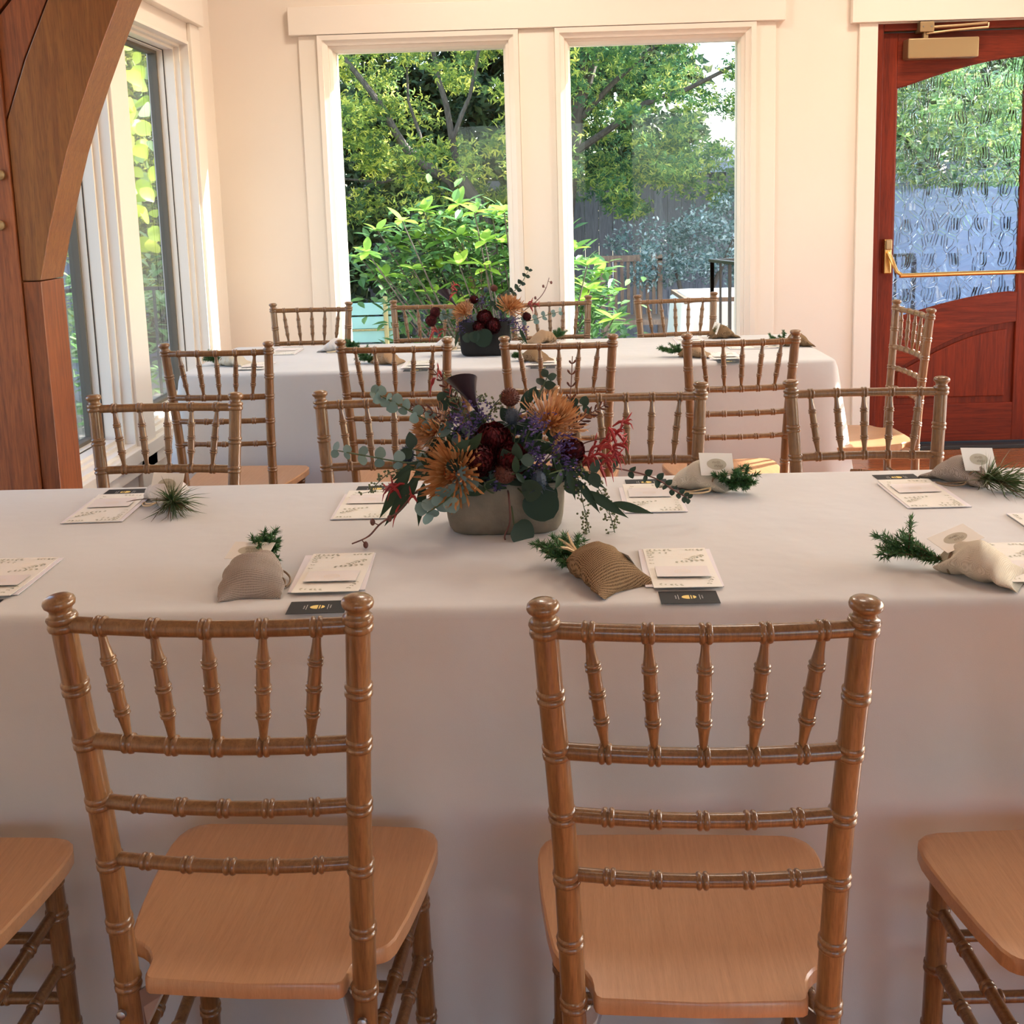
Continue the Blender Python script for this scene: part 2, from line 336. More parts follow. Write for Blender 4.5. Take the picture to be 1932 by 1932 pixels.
# ---- double door (left leaf in view): mahogany frame, leaf with arched relief glass
def door_glass():
    m, nt, ns, L, b = new_mat('relief_glass'); ns.remove(b)
    tc = N(nt, 'ShaderNodeTexCoord'); sx = N(nt, 'ShaderNodeSeparateXYZ'); L.new(tc.outputs['Object'], sx.inputs[0])
    def m_(op, a, b_=0.0, c=None):
        n = N(nt, 'ShaderNodeMath', operation=op)
        for k, q in enumerate((a, b_, c)):
            if q is None: continue
            if isinstance(q, (int, float)): n.inputs[k].default_value = q
            else: L.new(q, n.inputs[k])
        return n.outputs[0]
    px_, pz_ = .128, .180
    wob = N(nt, 'ShaderNodeTexNoise', i_Scale=9.0, i_Detail=1.0); L.new(tc.outputs['Object'], wob.inputs['Vector'])
    xw = m_('ADD', sx.outputs[0], m_('MULTIPLY', m_('SUBTRACT', wob.outputs[0], .5), .06))
    U = m_('MULTIPLY', m_('SUBTRACT', m_('FRACT', m_('DIVIDE', xw, px_)), .5), px_)      # rows of moulded U shapes
    V = m_('MULTIPLY', m_('SUBTRACT', m_('FRACT', m_('DIVIDE', sx.outputs[2], pz_)), .42), pz_)
    neg = m_('MINIMUM', V, 0.0); ln = m_('SQRT', m_('ADD', m_('MULTIPLY', U, U), m_('MULTIPLY', neg, neg)))
    def ridge(d, w): return m_('MAXIMUM', m_('SUBTRACT', 1.0, m_('DIVIDE', m_('ABSOLUTE', d), w)), 0.0)
    inU = m_('MULTIPLY', m_('LESS_THAN', ln, .030), m_('LESS_THAN', m_('ABSOLUTE', m_('SUBTRACT', V, .010)), .044))
    hu = m_('MAXIMUM', ridge(m_('SUBTRACT', ln, .024), .0075), ridge(m_('SUBTRACT', ln, .009), .0065))
    mpn = N(nt, 'ShaderNodeMapping'); mpn.inputs['Scale'].default_value = (17, 1, 13); L.new(tc.outputs['Object'], mpn.inputs['Vector'])
    v1 = N(nt, 'ShaderNodeTexVoronoi', feature='DISTANCE_TO_EDGE', i_Scale=1.0, i_Randomness=.8); L.new(mpn.outputs[0], v1.inputs['Vector'])
    hv = m_('MAXIMUM', ridge(v1.outputs['Distance'], .16), m_('MULTIPLY', ridge(m_('SUBTRACT', v1.outputs['Distance'], .24), .09), .6))
    n1 = N(nt, 'ShaderNodeTexNoise', i_Scale=.8, i_Detail=1.0); L.new(mpn.outputs[0], n1.inputs['Vector'])
    hh = m_('ADD', m_('MULTIPLY', m_('MULTIPLY', hu, inU), .75), m_('MULTIPLY', hv, m_('SUBTRACT', 1.0, inU)))
    class _o: outputs = [m_('ADD', hh, n1.outputs[0])]
    add = _o
    bp = N(nt, 'ShaderNodeBump', i_Strength=1.0, i_Distance=.0062); L.new(add.outputs[0], bp.inputs['Height'])
    rf = N(nt, 'ShaderNodeBsdfRefraction', i_Roughness=.03, i_IOR=1.25); rf.inputs[0].default_value = (.95, .98, 1, 1); L.new(bp.outputs[0], rf.inputs['Normal'])
    gl = N(nt, 'ShaderNodeBsdfGlossy', i_Roughness=.08); L.new(bp.outputs[0], gl.inputs['Normal'])
    fr = N(nt, 'ShaderNodeFresnel', i_IOR=1.4); L.new(bp.outputs[0], fr.inputs['Normal'])
    ms = N(nt, 'ShaderNodeMixShader'); L.new(fr.outputs[0], ms.inputs[0]); L.new(rf.outputs[0], ms.inputs[1]); L.new(gl.outputs[0], ms.inputs[2])
    tr = N(nt, 'ShaderNodeBsdfTransparent'); m2 = N(nt, 'ShaderNodeMixShader'); m2.inputs[0].default_value = .05; L.new(ms.outputs[0], m2.inputs[1]); L.new(tr.outputs[0], m2.inputs[2])
    L.new(m2.outputs[0], ns['Material Output'].inputs[0]); return m
M['relief'] = door_glass()
door = struct(empty('door_1', (D1[0], YB, 0), label='mahogany double door with arched relief glass and brass push bar'))
def dbox(n, x0, x1, z0, z1, y0, y1, mat=None, parent=None, bevel=.003): 
    return MB().box(x0-D1[0], y0, z0, x1-D1[0], y1, z1).build(n, mat or M['door'], parent or door, smooth=False, bevel=bevel)
dbox('jamb', 1.757, 1.792, 0, DZ, -.004, .15); dbox('jamb', 3.51, 3.545, 0, DZ, -.004, .15); dbox('head_jamb', 1.792, 3.51, 2.15, DZ, -.004, .15, M['doorh'])
dbox('threshold', 1.757, 3.545, 0, .022, -.03, .16, M['gasket'])
D_OPEN = math.radians(92)
def leaf(x0, flip):
    """one leaf from x0 (lock side at x0 when flip is 1) ; arch rises to the meeting stile"""
    W_ = .857; X = lambda u: (x0+u if flip == 1 else x0+W_-u) - D1[0]
    y0, y1 = .035, .08
    lf = empty('door_leaf', (0, 0, 0)); lf.parent = door
    def B(n, u0, u1, z0, z1, a=y0, b_=y1, mat=None, bev=.003):
        xa, xb = sorted((X(u0), X(u1))); return MB().box(xa, a, z0, xb, b_, z1).build(n, mat or M['door'], lf, smooth=False, bevel=bev)
    B('stile', .002, .083, .03, 2.145); B('stile', .735, .855, .03, 2.145)
    arc = lambda z0, z1, t_: z0+(z1-z0)*math.sin(t_*math.pi/2*.93)/math.sin(math.pi/2*.93)
    top = [(.083+.652*t_, arc(1.873, 2.018, t_)) for t_ in [k/20 for k in range(21)]]
    bot = [(.083+.652*t_, arc(.688, .820, t_)) for t_ in [k/20 for k in range(21)]]
    def poly(n, pts, a, b_, mat, bev=.002): return MB().prism([(X(p[0]), p[1]) for p in pts], a, b_).build(n, mat, lf, smooth=False, bevel=bev)
    poly('top_rail', top + [(.735, 2.145), (.083, 2.145)], y0, y1, M['doorh'])
    panel_top = [(.083+.652*t_, arc(.405, .665, t_)) for t_ in [k/20 for k in range(21)]]
    poly('lock_rail', panel_top + bot[::-1], y0, y1, M['doorh'])
    B('bottom_rail', .083, .735, .03, .235, mat=M['doorh'])
    poly('panel', [(.083, .23), (.735, .23)] + panel_top[::-1], y0+.018, y1-.006, M['door'])
    inner = [(.125, .268), (.693, .268)] + [(.125+.568*t_, arc(.405, .625, t_)) for t_ in [k/20 for k in range(20, -1, -1)]]
    poly('raised_panel', inner, y0+.008, y0+.02, M['door'], .006)
    g = poly('glass_panel', bot + top[::-1], .052, .060, M['relief'], 0); fix_normals(g.data)
    # thin glazing stop that follows the glass outline
    path = [(X(p[0]), .045, p[1]) for p in (bot + top[::-1] + bot[:1])]
    MB().tube(path, .007, 6, False).build('glazing_stop', M['door'], lf)
    # brass push bar with end housings
    zb = .932
    for u in (.045, .795):
        xx = X(u); h = empty('push_bar_bracket', (0, 0, 0)); h.parent = lf
        MB().box(xx-.019, -.012, .935, xx+.019, y0, 1.115).build('housing', M['brass'], h, smooth=False, bevel=.006)
        MB().box(xx-.016, -.028, 1.06, xx+.016, -.008, 1.112).build('housing_cap', M['bronze'], h, smooth=False, bevel=.005)
        s_ = 1 if (X(.4) > xx) else -1
        MB().tube([(xx, -.02, 1.045), (xx+.012*s_, -.05, 1.0), (xx+.03*s_, -.062, .95), (xx+.055*s_, -.066, zb)], [.011, .011, .010, .010], 10).build('lever_arm', M['brass'], h)
    MB().tube([(X(.09), -.066, zb-.003), (X(.42), -.066, zb), (X(.75), -.066, zb)], .0125, 12).build('push_bar', M['brass'], lf)
    return lf
lfL = leaf(1.792, 1); lfR = leaf(2.652, -1)
hg = Vector((3.509-D1[0], .08, 0)); lfR.matrix_local = Matrix.Translation(hg) @ Matrix.Rotation(-D_OPEN, 4, 'Z') @ Matrix.Translation(-hg)   # right leaf stands open to the terrace
cl = empty('door_closer', (2.07, YB, 2.0), label='bronze hydraulic door closer with folding arm above the arched glass', cat='door closer')
MB().box(-.172, -.052, .008, .178, .034, .105).build('cover', M['bronze'], cl, smooth=False, bevel=.006)
MB().box(-.115, -.05, .135, -.045, .034, .185).build('shoe', M['bronze'], cl, smooth=False, bevel=.004)
MB().box(-.092, -.034, .104, -.068, -.008, .136).build('spindle', M['bronze'], cl, smooth=False, bevel=.003)
MB().tube([(-.06, -.03, .158), (.09, -.04, .162), (.215, -.05, .168)], .0075, 8).build('arm', M['bronze'], cl)
MB().tube([(-.08, -.035, .128), (.05, -.052, .138), (.215, -.06, .146), (.218, -.056, .168)], .006, 8).build('arm', M['bronze'], cl)
for dx in (-.1, -.06): MB().tube([(dx, -.052, .160), (dx, -.055, .160)], .003, 8).build('screw', M['steel'], cl)
# ---- timber post with curved brace
tp = empty('timber_post', (-1.42, 2.82, 0), label='dark stained timber post with curved knee brace beside the side windows', cat='post')
def tpm(mb): mb.v = [(p[0]+1.42, p[1]-2.82, p[2]) for p in mb.v]; return mb
tpm(MB().box(-1.56, 2.742, 0, -1.2985, 2.93, ZC)).build('shaft', M['timber'], tp, smooth=False, bevel=.003)
tpm(MB().box(-1.297, 2.75, 0, -1.25, 2.887, 1.2)).build('brace_foot', M['timber'], tp, smooth=False, bevel=.002)
inner = [(-1.25, 1.2025), (-1.234, 1.262), (-1.217, 1.325), (-1.2, 1.378), (-1.178, 1.449), (-1.153, 1.524), (-1.12, 1.606), (-1.082, 1.693), (-1.042, 1.779), (-.993, 1.88), (-.93, 2.0), (-.84, 2.15), (-.72, 2.33), (-.56, 2.54), (-.36, 2.76), (-.1, 3.0)]
seam = [(-1.297, 1.2025), (-1.297, 1.60), (-1.235, 1.75), (-1.167, 1.886), (-1.1, 2.02), (-1.0, 2.2), (-.88, 2.38), (-.72, 2.6), (-.53, 2.82), (-.32, 3.02)]
seam2 = [(-1.297, 1.615), (-1.297, 1.848), (-1.258, 1.889), (-1.19, 2.02), (-1.1, 2.18), (-.98, 2.38), (-.85, 2.58), (-.68, 2.8), (-.5, 3.0)]
tpm(MB().prism(inner + seam[::-1], 2.75, 2.887)).build('curved_brace', M['timber2'], tp, smooth=False, bevel=.002)
tpm(MB().prism([(p[0]-.003, p[1]+.004) for p in seam[1:]] + seam2[::-1][:-1], 2.753, 2.884)).build('brace_plank', M['timber'], tp, smooth=False, bevel=.002)
tpm(MB().prism([(-1.297, 1.86), (-1.262, 1.897), (-1.195, 2.03), (-1.105, 2.19), (-.985, 2.39), (-.855, 2.59), (-.72, 2.77), (-.72, ZC), (-1.297, ZC)], 2.757, 2.88)).build('spandrel', M['timber'], tp, smooth=False, bevel=.002)
for zz, xx in ((1.469, -1.322), (1.345, -1.335)):
    tpm(MB().tube([(xx, 2.745, zz), (xx, 2.735, zz), (xx, 2.732, zz)], [.013, .013, .009], 14)).build('bolt', M['bronze'], tp)
# ================================================================== tables
def tablecloth(cx, cy, rz, L_, D_, zt, seed, far_short=True, label=''):
    """cloth over a rectangular table: flat top, rolled edge, hanging skirt with soft folds and flared corners"""
    rr = random.Random(seed); hx, hy, rc = L_/2, D_/2, .025
    pts = []; step = .02                       # outline, anticlockwise from the front left corner
    def edge(a, b_, nrm, n):
        for k in range(n):
            t_ = k/n; pts.append((a[0]+(b_[0]-a[0])*t_, a[1]+(b_[1]-a[1])*t_, nrm, None))
    def corner(c, a0):
        for k in range(7):
            a = a0+k/7*math.pi/2; pts.append((c[0]+rc*math.cos(a), c[1]+rc*math.sin(a), (math.cos(a), math.sin(a)), 1))
    nx, ny = int((L_-2*rc)/step), int((D_-2*rc)/step)
    edge((-hx+rc, -hy), (hx-rc, -hy), (0, -1), nx); corner((hx-rc, -hy+rc), -math.pi/2)
    edge((hx, -hy+rc), (hx, hy-rc), (1, 0), ny); corner((hx-rc, hy-rc), 0)
    edge((hx-rc, hy), (-hx+rc, hy), (0, 1), nx); corner((-hx+rc, hy-rc), math.pi/2)
    edge((-hx, hy-rc), (-hx, -hy+rc), (-1, 0), ny); corner((-hx+rc, -hy+rc), math.pi)
    n = len(pts); re = .016
    ph = [rr.uniform(0, 6.28) for _ in range(6)]
    rowsp = [(-re+re*math.sin(a), -re+re*math.cos(a)) for a in (0, .4, .8, 1.2, 1.57)]
    hang = [.03, .07, .12, .18, .25, .33, .41, .49, .57, .65, .72, zt-.006]
    V = []; 
    for f in (.15, .45, .75, .93):
        for p in pts: V.append((p[0]*f, p[1]*f, zt))
    for (o, dz) in rowsp:
        for p in pts: V.append((p[0]+p[2][0]*o, p[1]+p[2][1]*o, zt+dz))
    for h in hang:
        for i, p in enumerate(pts):
            q = h/zt; far = p[2][1] > .5 and far_short
            s = p[0]*1.0 + p[1]*1.7
            cd = min(math.hypot(abs(p[0])-hx, abs(p[1])-hy), 1.0)          # distance from a table corner
            fl = math.exp(-(cd/.13)**2)
            wv = .015*math.sin(s*8+ph[0]+.8*q) + .010*math.sin(s*17+ph[1]+1.4*q) + .006*math.sin(s*31+ph[2]-q)
            o = q*(.016+wv) + fl*q*(.10+.03*math.sin(cd*40+ph[3])) 
            hh = h if not far else min(h, .262+.0005*h)
            if far: o = q*.006
            V.append((p[0]+p[2][0]*o, p[1]+p[2][1]*o, zt-hh))
    nr = len(rowsp)+len(hang)+4
    F = [(r*n+i, (r+1)*n+i, (r+1)*n+(i+1) % n, r*n+(i+1) % n) for r in range(nr-1) for i in range(n)]
    V.append((0, 0, zt)); F += [(len(V)-1, (i+1) % n, i) for i in range(n)]
    mb = MB().add(V, F); o = mb.build('tablecloth', M['cloth'], smooth=True, loc=(cx, cy, 0)); o.rotation_euler.z = rz
    return tag(o, label, 'tablecloth')
def folding_table(cx, cy, rz, L_, D_, zt, label):
    t_ = empty('folding_table', (cx, cy, 0), rz, label, 'table')
    MB().box(-L_/2+.004, -D_/2+.004, zt-.035, L_/2-.004, D_/2-.004, zt-.0025).build('tabletop', M['seat'], t_, smooth=False, bevel=.01)
    for sx in (-1, 1):
        for sy in (-1, 1):
            x = sx*(L_/2-.18); y = sy*(D_/2-.2)
            MB().tube([(x, y, 0), (x, y, zt-.035)], .014, 10).build('leg', M['black'], t_)
        MB().tube([(sx*(L_/2-.18), -D_/2+.2, .2), (sx*(L_/2-.18), D_/2-.2, .2)], .010, 8).build('brace', M['black'], t_)
ZT = .757
NT = (-.06, 1.978, math.radians(-.3), 2.46, .79); FT = (-.108, 4.385, math.radians(-.9), 2.46, .77)
tablecloth(*NT[:3], NT[3], NT[4], ZT, 3, label='ivory cloth on the long table with the grey concrete planter')
tablecloth(*FT[:3], FT[3], FT[4], ZT, 5, label='ivory cloth on the long table by the garden windows with the black planter')
folding_table(*NT[:3], NT[3]-.01, NT[4]-.01, ZT, 'long folding table under the cloth that carries the grey concrete planter')
folding_table(*FT[:3], FT[3]-.01, FT[4]-.01, ZT, 'long folding table under the cloth that carries the black planter')

# ================================================================== chiavari chair
def ringprof(n_r, base, rings, length, rr=.0028, rw=.006, ends=None):
    """profile (t, r) of a turned bar with double rings at the given positions (m along the bar)"""
    out = [(0.0, base(0))]
    for c in rings:
        for dc in (-rw*.62, rw*.62):
            for k, a in ((-1, 0), (-.6, .75), (0, 1), (.6, .75), (1, 0)):
                out.append(((c+dc+k*rw*.55)/length, base((c+dc)/length)+rr*a))
    out.append((1.0, base(1))); out.sort(key=lambda q: q[0]); return [(min(1, max(0, t_)), r) for t_, r in out]
def make_chair():
    ch = empty('chiavari_chair')
    wood_ = M['chair']; OY = -.185
    # back post: half spacing and depth against height (y measured from the finial line, + is towards the seat)
    hs = lambda z: np.interp(z, [0, .30, .44, .594, .676, .757, .824, .94], [.147, .1475, .150, .1545, .158, .163, .1675, .174])
    yy = lambda z: np.interp(z, [0, .2, .44, .6, .76, .94], [.014, .030, .034, .026, .014, 0.0])
    for s in (-1, 1):
        path = lambda t_, s=s: Vector((s*float(hs(t_*.905)), float(yy(t_*.905))+OY, t_*.905))
        zs = [.05, .18, .31, .425, .509, .594, .676, .757, .826]
        pr = ringprof(0, lambda t_: .0148-.001*abs(t_-.5)-.0022*max(0, .25-t_)*4, zs, .905, .0022, .0075)
        pr = sorted(pr + [(k/24, .0148-.001*abs(k/24-.5)-.0022*max(0, .25-k/24)*4) for k in range(1, 24) if all(abs(k/24*.905-z) > .014 for z in zs)], key=lambda q: q[0])
        p = MB().rod(path, pr, 16).build('back_post', wood_, ch)
        fp = [(.898, .0148), (.900, .0172), (.9035, .0180), (.907, .0172), (.9085, .0155), (.910, .0172), (.9132, .0182), (.9165, .0170), (.918, .0140), (.921, .0128), (.9245, .0132), (.927, .0155), (.929, .0178), (.9325, .0186), (.936, .0176), (.9385, .0145), (.940, .0095), (.9408, .003)]
        MB().tube([(s*float(hs(z)), float(yy(z))+OY, z) for z, _ in fp], [r for _, r in fp], 18).build('finial', wood_, p)
    # rails
    rails = [(.905, .0098, 'top_rail', (-.1245, -.0605, .001, .0655, .1265)), (.757, .0098, 'back_rail', (-.108, -.0538, .0, .0545, .109)), (.676, .0088, 'back_rail', (-.106, -.053, .0, .053, .106)), (.598, .0080, 'back_rail', (-.105, -.0525, .0, .0525, .105))]
    railpt = {}
    for z, r, nm, xs in rails:
        h = float(hs(z))-.004; y0 = float(yy(z))+OY; bow = .013
        path = lambda t_, h=h, y0=y0, z=z: Vector((-h+2*h*t_, y0-bow*(1-(2*t_-1)**2), z))
        pr = ringprof(0, lambda t_, r=r: r, [x+h for x in xs], 2*h, .0026, .0062)
        pr = sorted(pr+[(k/16, r) for k in range(1, 16) if all(abs(k/16*2*h-(x+h)) > .012 for x in xs)], key=lambda q: q[0])
        MB().rod(path, pr, 14).build(nm, wood_, ch); railpt[z] = [path((x+h)/(2*h)) for x in xs]
    for a, b_ in zip(railpt[.905], railpt[.757]):
        a = a-Vector((0, 0, .008)); b_ = b_+Vector((0, 0, .008)); ln = (a-b_).length
        path = lambda t_, a=a, b_=b_: b_+(a-b_)*t_
        base = lambda t_: float(np.interp(t_, [0, .12, .24, .5, .76, .9, 1], [.0042, .0056, .0076, .0080, .0076, .0054, .0046]))
        zs = [ln*.255, ln*.50, ln*.745]
        pr = ringprof(0, base, zs, ln, .0020, .0045)
        pr = sorted(pr+[(k/20, base(k/20)) for k in range(1, 20) if all(abs(k/20*ln-z) > .009 for z in zs)], key=lambda q: q[0])
        MB().rod(path, pr, 10).build('spindle', wood_, ch)
    # seat board
    half = [(0, .018), (.118, .022), (.124, .026), (.1265, .034), (.127, .044), (.129, .056), (.134, .067), (.142, .077), (.152, .084), (.162, .088), (.169, .094), (.175, .106), (.184, .150), (.193, .215), (.1985, .270), (.2, .300), (.197, .325), (.190, .341), (.178, .352), (.160, .357), (.10, .3595), (0, .361)]
    out = [(x, y) for x, y in half] + [(-x, y) for x, y in half[::-1][1:-1]]
    def dish(x, y): return -.010*max(0, 1-(x/.17)**2)*math.exp(-((y-.16)/.13)**2)
    mb = MB(); n = len(out); c = (0, .19); V = []
    fr = [0, .3, .6, .82, .94, .985, 1.0]
    for f in fr[1:]:
        for x, y in out:
            X, Y = c[0]+(x-c[0])*f, c[1]+(y-c[1])*f; V.append((X, Y+OY, .44+dish(X, Y)-(.003 if f == 1 else 0)))
    V.append((c[0], c[1]+OY, .44+dish(*c))); m = len(fr)-1
    F = [(k*n+i, k*n+(i+1) % n, (k+1)*n+(i+1) % n, (k+1)*n+i) for k in range(m-1) for i in range(n)] + [(len(V)-1, i, (i+1) % n) for i in range(n)]
    b0 = len(V); V += [(x, y+OY, .418) for x, y in out]; F += [((m-1)*n+i, (m-1)*n+(i+1) % n, b0+(i+1) % n, b0+i) for i in range(n)]
    V += [(x*.97, .19+(y-.19)*.97+OY, .415) for x, y in out]; F += [(b0+i, b0+(i+1) % n, b0+n+(i+1) % n, b0+n+i) for i in range(n)]; F.append(tuple(b0+n+i for i in range(n)))
    mb.add(V, F).build('seat', M['seat'], ch)
    # front legs and stretchers
    fx, fy = .165, .318+OY
    for s in (-1, 1):
        zs = [.04, .15, .25, .34, .395]
        pr = ringprof(0, lambda t_: .0145-.0035*max(0, .3-t_)*3, zs, .416, .0022, .0075)
        MB().rod(lambda t_, s=s: Vector((s*(fx+.006*(1-t_)), fy+.008*(1-t_), t_*.416)), pr, 14).build('leg', wood_, ch)
        for zf, zb in ((.345, .315), (.255, .225)):
            a = Vector((s*float(hs(zb)), float(yy(zb))+OY, zb)); b_ = Vector((s*fx, fy, zf)); ln = (b_-a).length
            MB().rod(lambda t_, a=a, b_=b_: a+(b_-a)*t_, ringprof(0, lambda t_: .0088, [ln*.27, ln*.5, ln*.73], ln, .0022, .006), 10).build('side_stretcher', wood_, ch)
        MB().tube([(s*.150, .012+OY, .398), (s*.150, .007+OY, .398), (s*.150, .005+OY, .398)], [.006, .006, .003], 10).build('bolt', M['steel'], ch)
        MB().hexa([(s*.136, .03+OY, .36), (s*.130, .03+OY, .36), (s*.130, .034+OY, .36), (s*.136, .034+OY, .36), (s*.136, .03+OY, .414), (s*.105, .075+OY, .414), (s*.105, .079+OY, .414), (s*.136, .034+OY, .414)]).build('corner_bracket', M['steel'], ch, smooth=False)
    for z in (.30, .20):
        MB().rod(lambda t_, z=z: Vector((-fx+2*fx*t_, fy, z)), ringprof(0, lambda t_: .0088, [.09, .165, .24], 2*fx, .0022, .006), 10).build('front_stretcher', wood_, ch)
    h = float(hs(.27)); MB().rod(lambda t_: Vector((-h+2*h*t_, float(yy(.27))+OY, .27)), ringprof(0, lambda t_: .0088, [.08, h, 2*h-.08], 2*h, .0022, .006), 10).build('rear_stretcher', wood_, ch)
    return ch
proto = make_chair()
KIDS.clear()
allk = {}
for o in bpy.data.objects:
    if o.parent: allk.setdefault(o.parent.name, []).append(o)
KIDS.update({k: v for k, v in allk.items() if k == proto.name or k.startswith('back_post')})
CH = [  # finial-line centre x, y, facing (deg; 0 looks to the garden), label, group
 (-.378, 1.169, -3.5, 'honey wood chiavari chair facing the grey linen favor bag and leaf-printed cards', 'chairs along the planter table, backs to the room'),
 (.176, 1.127, -2.0, 'honey wood chiavari chair facing the brown burlap favor bag', 'chairs along the planter table, backs to the room'),
 (-.905, 1.15, -1, 'honey wood chiavari chair at the timber post end of the planter table, backing the room', 'chairs along the planter table, backs to the room'),
 (.735, 1.125, 1, 'honey wood chiavari chair facing the cream canvas favor bag with fir sprig', 'chairs along the planter table, backs to the room'),
 (-.883, 2.535, 177, 'chiavari chair behind the grassy sprig bag, next to the timber post', 'chairs between the two tables facing the planter'),
 (-.335, 2.515, 178, 'chiavari chair behind the planter, beside the golden bronze chrysanthemum', 'chairs between the two tables facing the planter'),
 (.214, 2.515, 180, 'chiavari chair behind the planter and the red kangaroo paw sprays', 'chairs between the two tables facing the planter'),
 (.768, 2.505, 179, 'chiavari chair facing the planter table in line with the mahogany door', 'chairs between the two tables facing the planter'),
 (-1.035, 3.495, -3, 'chiavari chair at the window-side table next to the side windows, back to the planter', 'chairs between the two tables facing the windows'),
 (-.452, 3.47, -2.5, 'chiavari chair second from the side windows at the window-side table, back to the planter', 'chairs between the two tables facing the windows'),
 (.078, 3.455, -2, 'chiavari chair in front of the black planter on its door side', 'chairs between the two tables facing the windows'),
 (.655, 3.42, 3.5, 'chiavari chair at the door end of the window-side table, back to the planter', 'chairs between the two tables facing the windows'),
 (-1.0, 4.87, 177, 'chiavari chair against the windows, beside the room corner', 'chairs against the garden windows'),
 (-.455, 4.86, 174, 'chiavari chair against the windows in front of the rhododendron, beside the black planter', 'chairs against the garden windows'),
 (.075, 4.84, 187, 'chiavari chair against the windows in front of the pier between them', 'chairs against the garden windows'),
 (.635, 4.84, 187, 'chiavari chair against the windows in front of the outdoor white table', 'chairs against the garden windows'),
 (1.435, 4.12, 91.5, 'chiavari chair at the head of the table in front of the mahogany door', 'chairs against the garden windows'),
]
for i, (x, y, a, lab, g) in enumerate(CH):
    o = proto if i == 0 else copy_tree(proto)
    th = math.radians(a); o.location = (x - math.sin(th)*.185, y + math.cos(th)*.185, 0); o.rotation_euler.z = th
    tag(o, lab, 'chair', g)

# ================================================================== stationery
def printmat(name, base, ink=(.10, .115, .06), amount=.5):
    """ivory card with a loose sprig print at two corners and faint lettering in the middle"""
    m, nt, ns, L, b = new_mat(name); tc = N(nt, 'ShaderNodeTexCoord')
    mpn = N(nt, 'ShaderNodeMapping'); mpn.inputs['Scale'].default_value = (11, 13, 1); mpn.inputs['Rotation'].default_value = (0, 0, .4); L.new(tc.outputs['Generated'], mpn.inputs['Vector'])
    v = N(nt, 'ShaderNodeTexVoronoi', i_Scale=1.0, i_Randomness=.9); mpn.inputs['Scale'].default_value = (9, 17, 1); L.new(mpn.outputs[0], v.inputs['Vector'])
    r1 = ramp(nt, [(.12, (1, 1, 1)), (.36, (0, 0, 0))]); L.new(v.outputs['Distance'], r1.inputs[0])
    sx = N(nt, 'ShaderNodeSeparateXYZ'); L.new(tc.outputs['Generated'], sx.inputs[0])
    def mth(op, a, b_=0): 
        n = N(nt, 'ShaderNodeMath', operation=op)
        for k, q in enumerate((a, b_)):
            if isinstance(q, (int, float)): n.inputs[k].default_value = q
            else: L.new(q, n.inputs[k])
        return n.outputs[0]
    X, Y = sx.outputs[0], sx.outputs[1]
    d1 = mth('ADD', X, mth('MULTIPLY', mth('SUBTRACT', 1, Y), 1.6)); c1 = mth('LESS_THAN', d1, .42)           # top left
    d2 = mth('ADD', mth('SUBTRACT', 1, X), mth('MULTIPLY', mth('ABSOLUTE', mth('SUBTRACT', Y, .78)), 1.3)); c2 = mth('LESS_THAN', d2, .36)
    e = mth('GREATER_THAN', Y, .94); d3 = mth('ADD', X, mth('MULTIPLY', Y, 1.8)); c3 = mth('LESS_THAN', d3, .3)
    msk = mth('MAXIMUM', mth('MAXIMUM', c1, c2), mth('MAXIMUM', e, c3))
    f1 = mth('MULTIPLY', r1.outputs[0], msk)
    mx = N(nt, 'ShaderNodeMix', data_type='RGBA'); mx.inputs[6].default_value = (*base, 1); mx.inputs[7].default_value = (*ink, 1)
    L.new(mth('MULTIPLY', f1, amount), mx.inputs[0]); L.new(mx.outputs[2], b.inputs['Base Color']); b.inputs['Roughness'].default_value = .38
    return m
M['paper'] = plain('white_envelope', (.74, .70, .72), .45)
M['menu'] = plain('leaf_printed_card', (.80, .775, .70), .36)
M['sprigprint'] = leafmat('sprig_print', [(.24, .25, .17), (.42, .42, .31), (.60, .57, .44)], 0, .5)
M['slip'] = plain('blush_slip_card', (.74, .69, .665), .35)
M['dark'] = plain('charcoal_card', (.016, .017, .019), .6, spec=.25)
M['gold'] = plain('gold_print', (.80, .60, .16), .4)
M['whiteink'] = plain('white_print', (.75, .75, .72), .5)
M['goldfaint'] = plain('faint_gold_print', (.78, .66, .50), .45)
def sheet(w, h, curl=0.0, th=.0007, ny=8):
    mb = MB(); V = []
    for k in range(ny+1):
        y = -h/2+h*k/ny; z = curl*max(0, (.45-k/ny))**2*4
        V += [(-w/2, y, z), (w/2, y, z), (-w/2, y, z+th), (w/2, y, z+th)]
    F = []
    for k in range(ny):
        a, b_ = 4*k, 4*k+4; F += [(a, b_, b_+1, a+1), (a+2, a+3, b_+3, b_+2), (a, a+2, b_+2, b_), (a+1, b_+1, b_+3, a+3)]
    F += [(0, 1, 3, 2), (4*ny, 4*ny+2, 4*ny+3, 4*ny+1)]
    return mb.add(V, F)
def scribble(mb, x0, x1, y, amp, n, rr, w=.00035, z=0, vert=False):
    """a line of tiny handwriting-like strokes"""
    for k in range(n):
        x = x0+(x1-x0)*(k+.5)/n; h = amp*rr.uniform(.5, 1.1); s = rr.uniform(-.4, .4)*amp
        q = [(x-w-s/2, y-h/2), (x+w-s/2, y-h/2), (x+w+s/2, y+h/2), (x-w+s/2, y+h/2)]
        if vert: q = [(b_, a) for a, b_ in q]
        mb.add([(a, b_, z) for a, b_ in q], [(0, 1, 2, 3)])
_se = {}
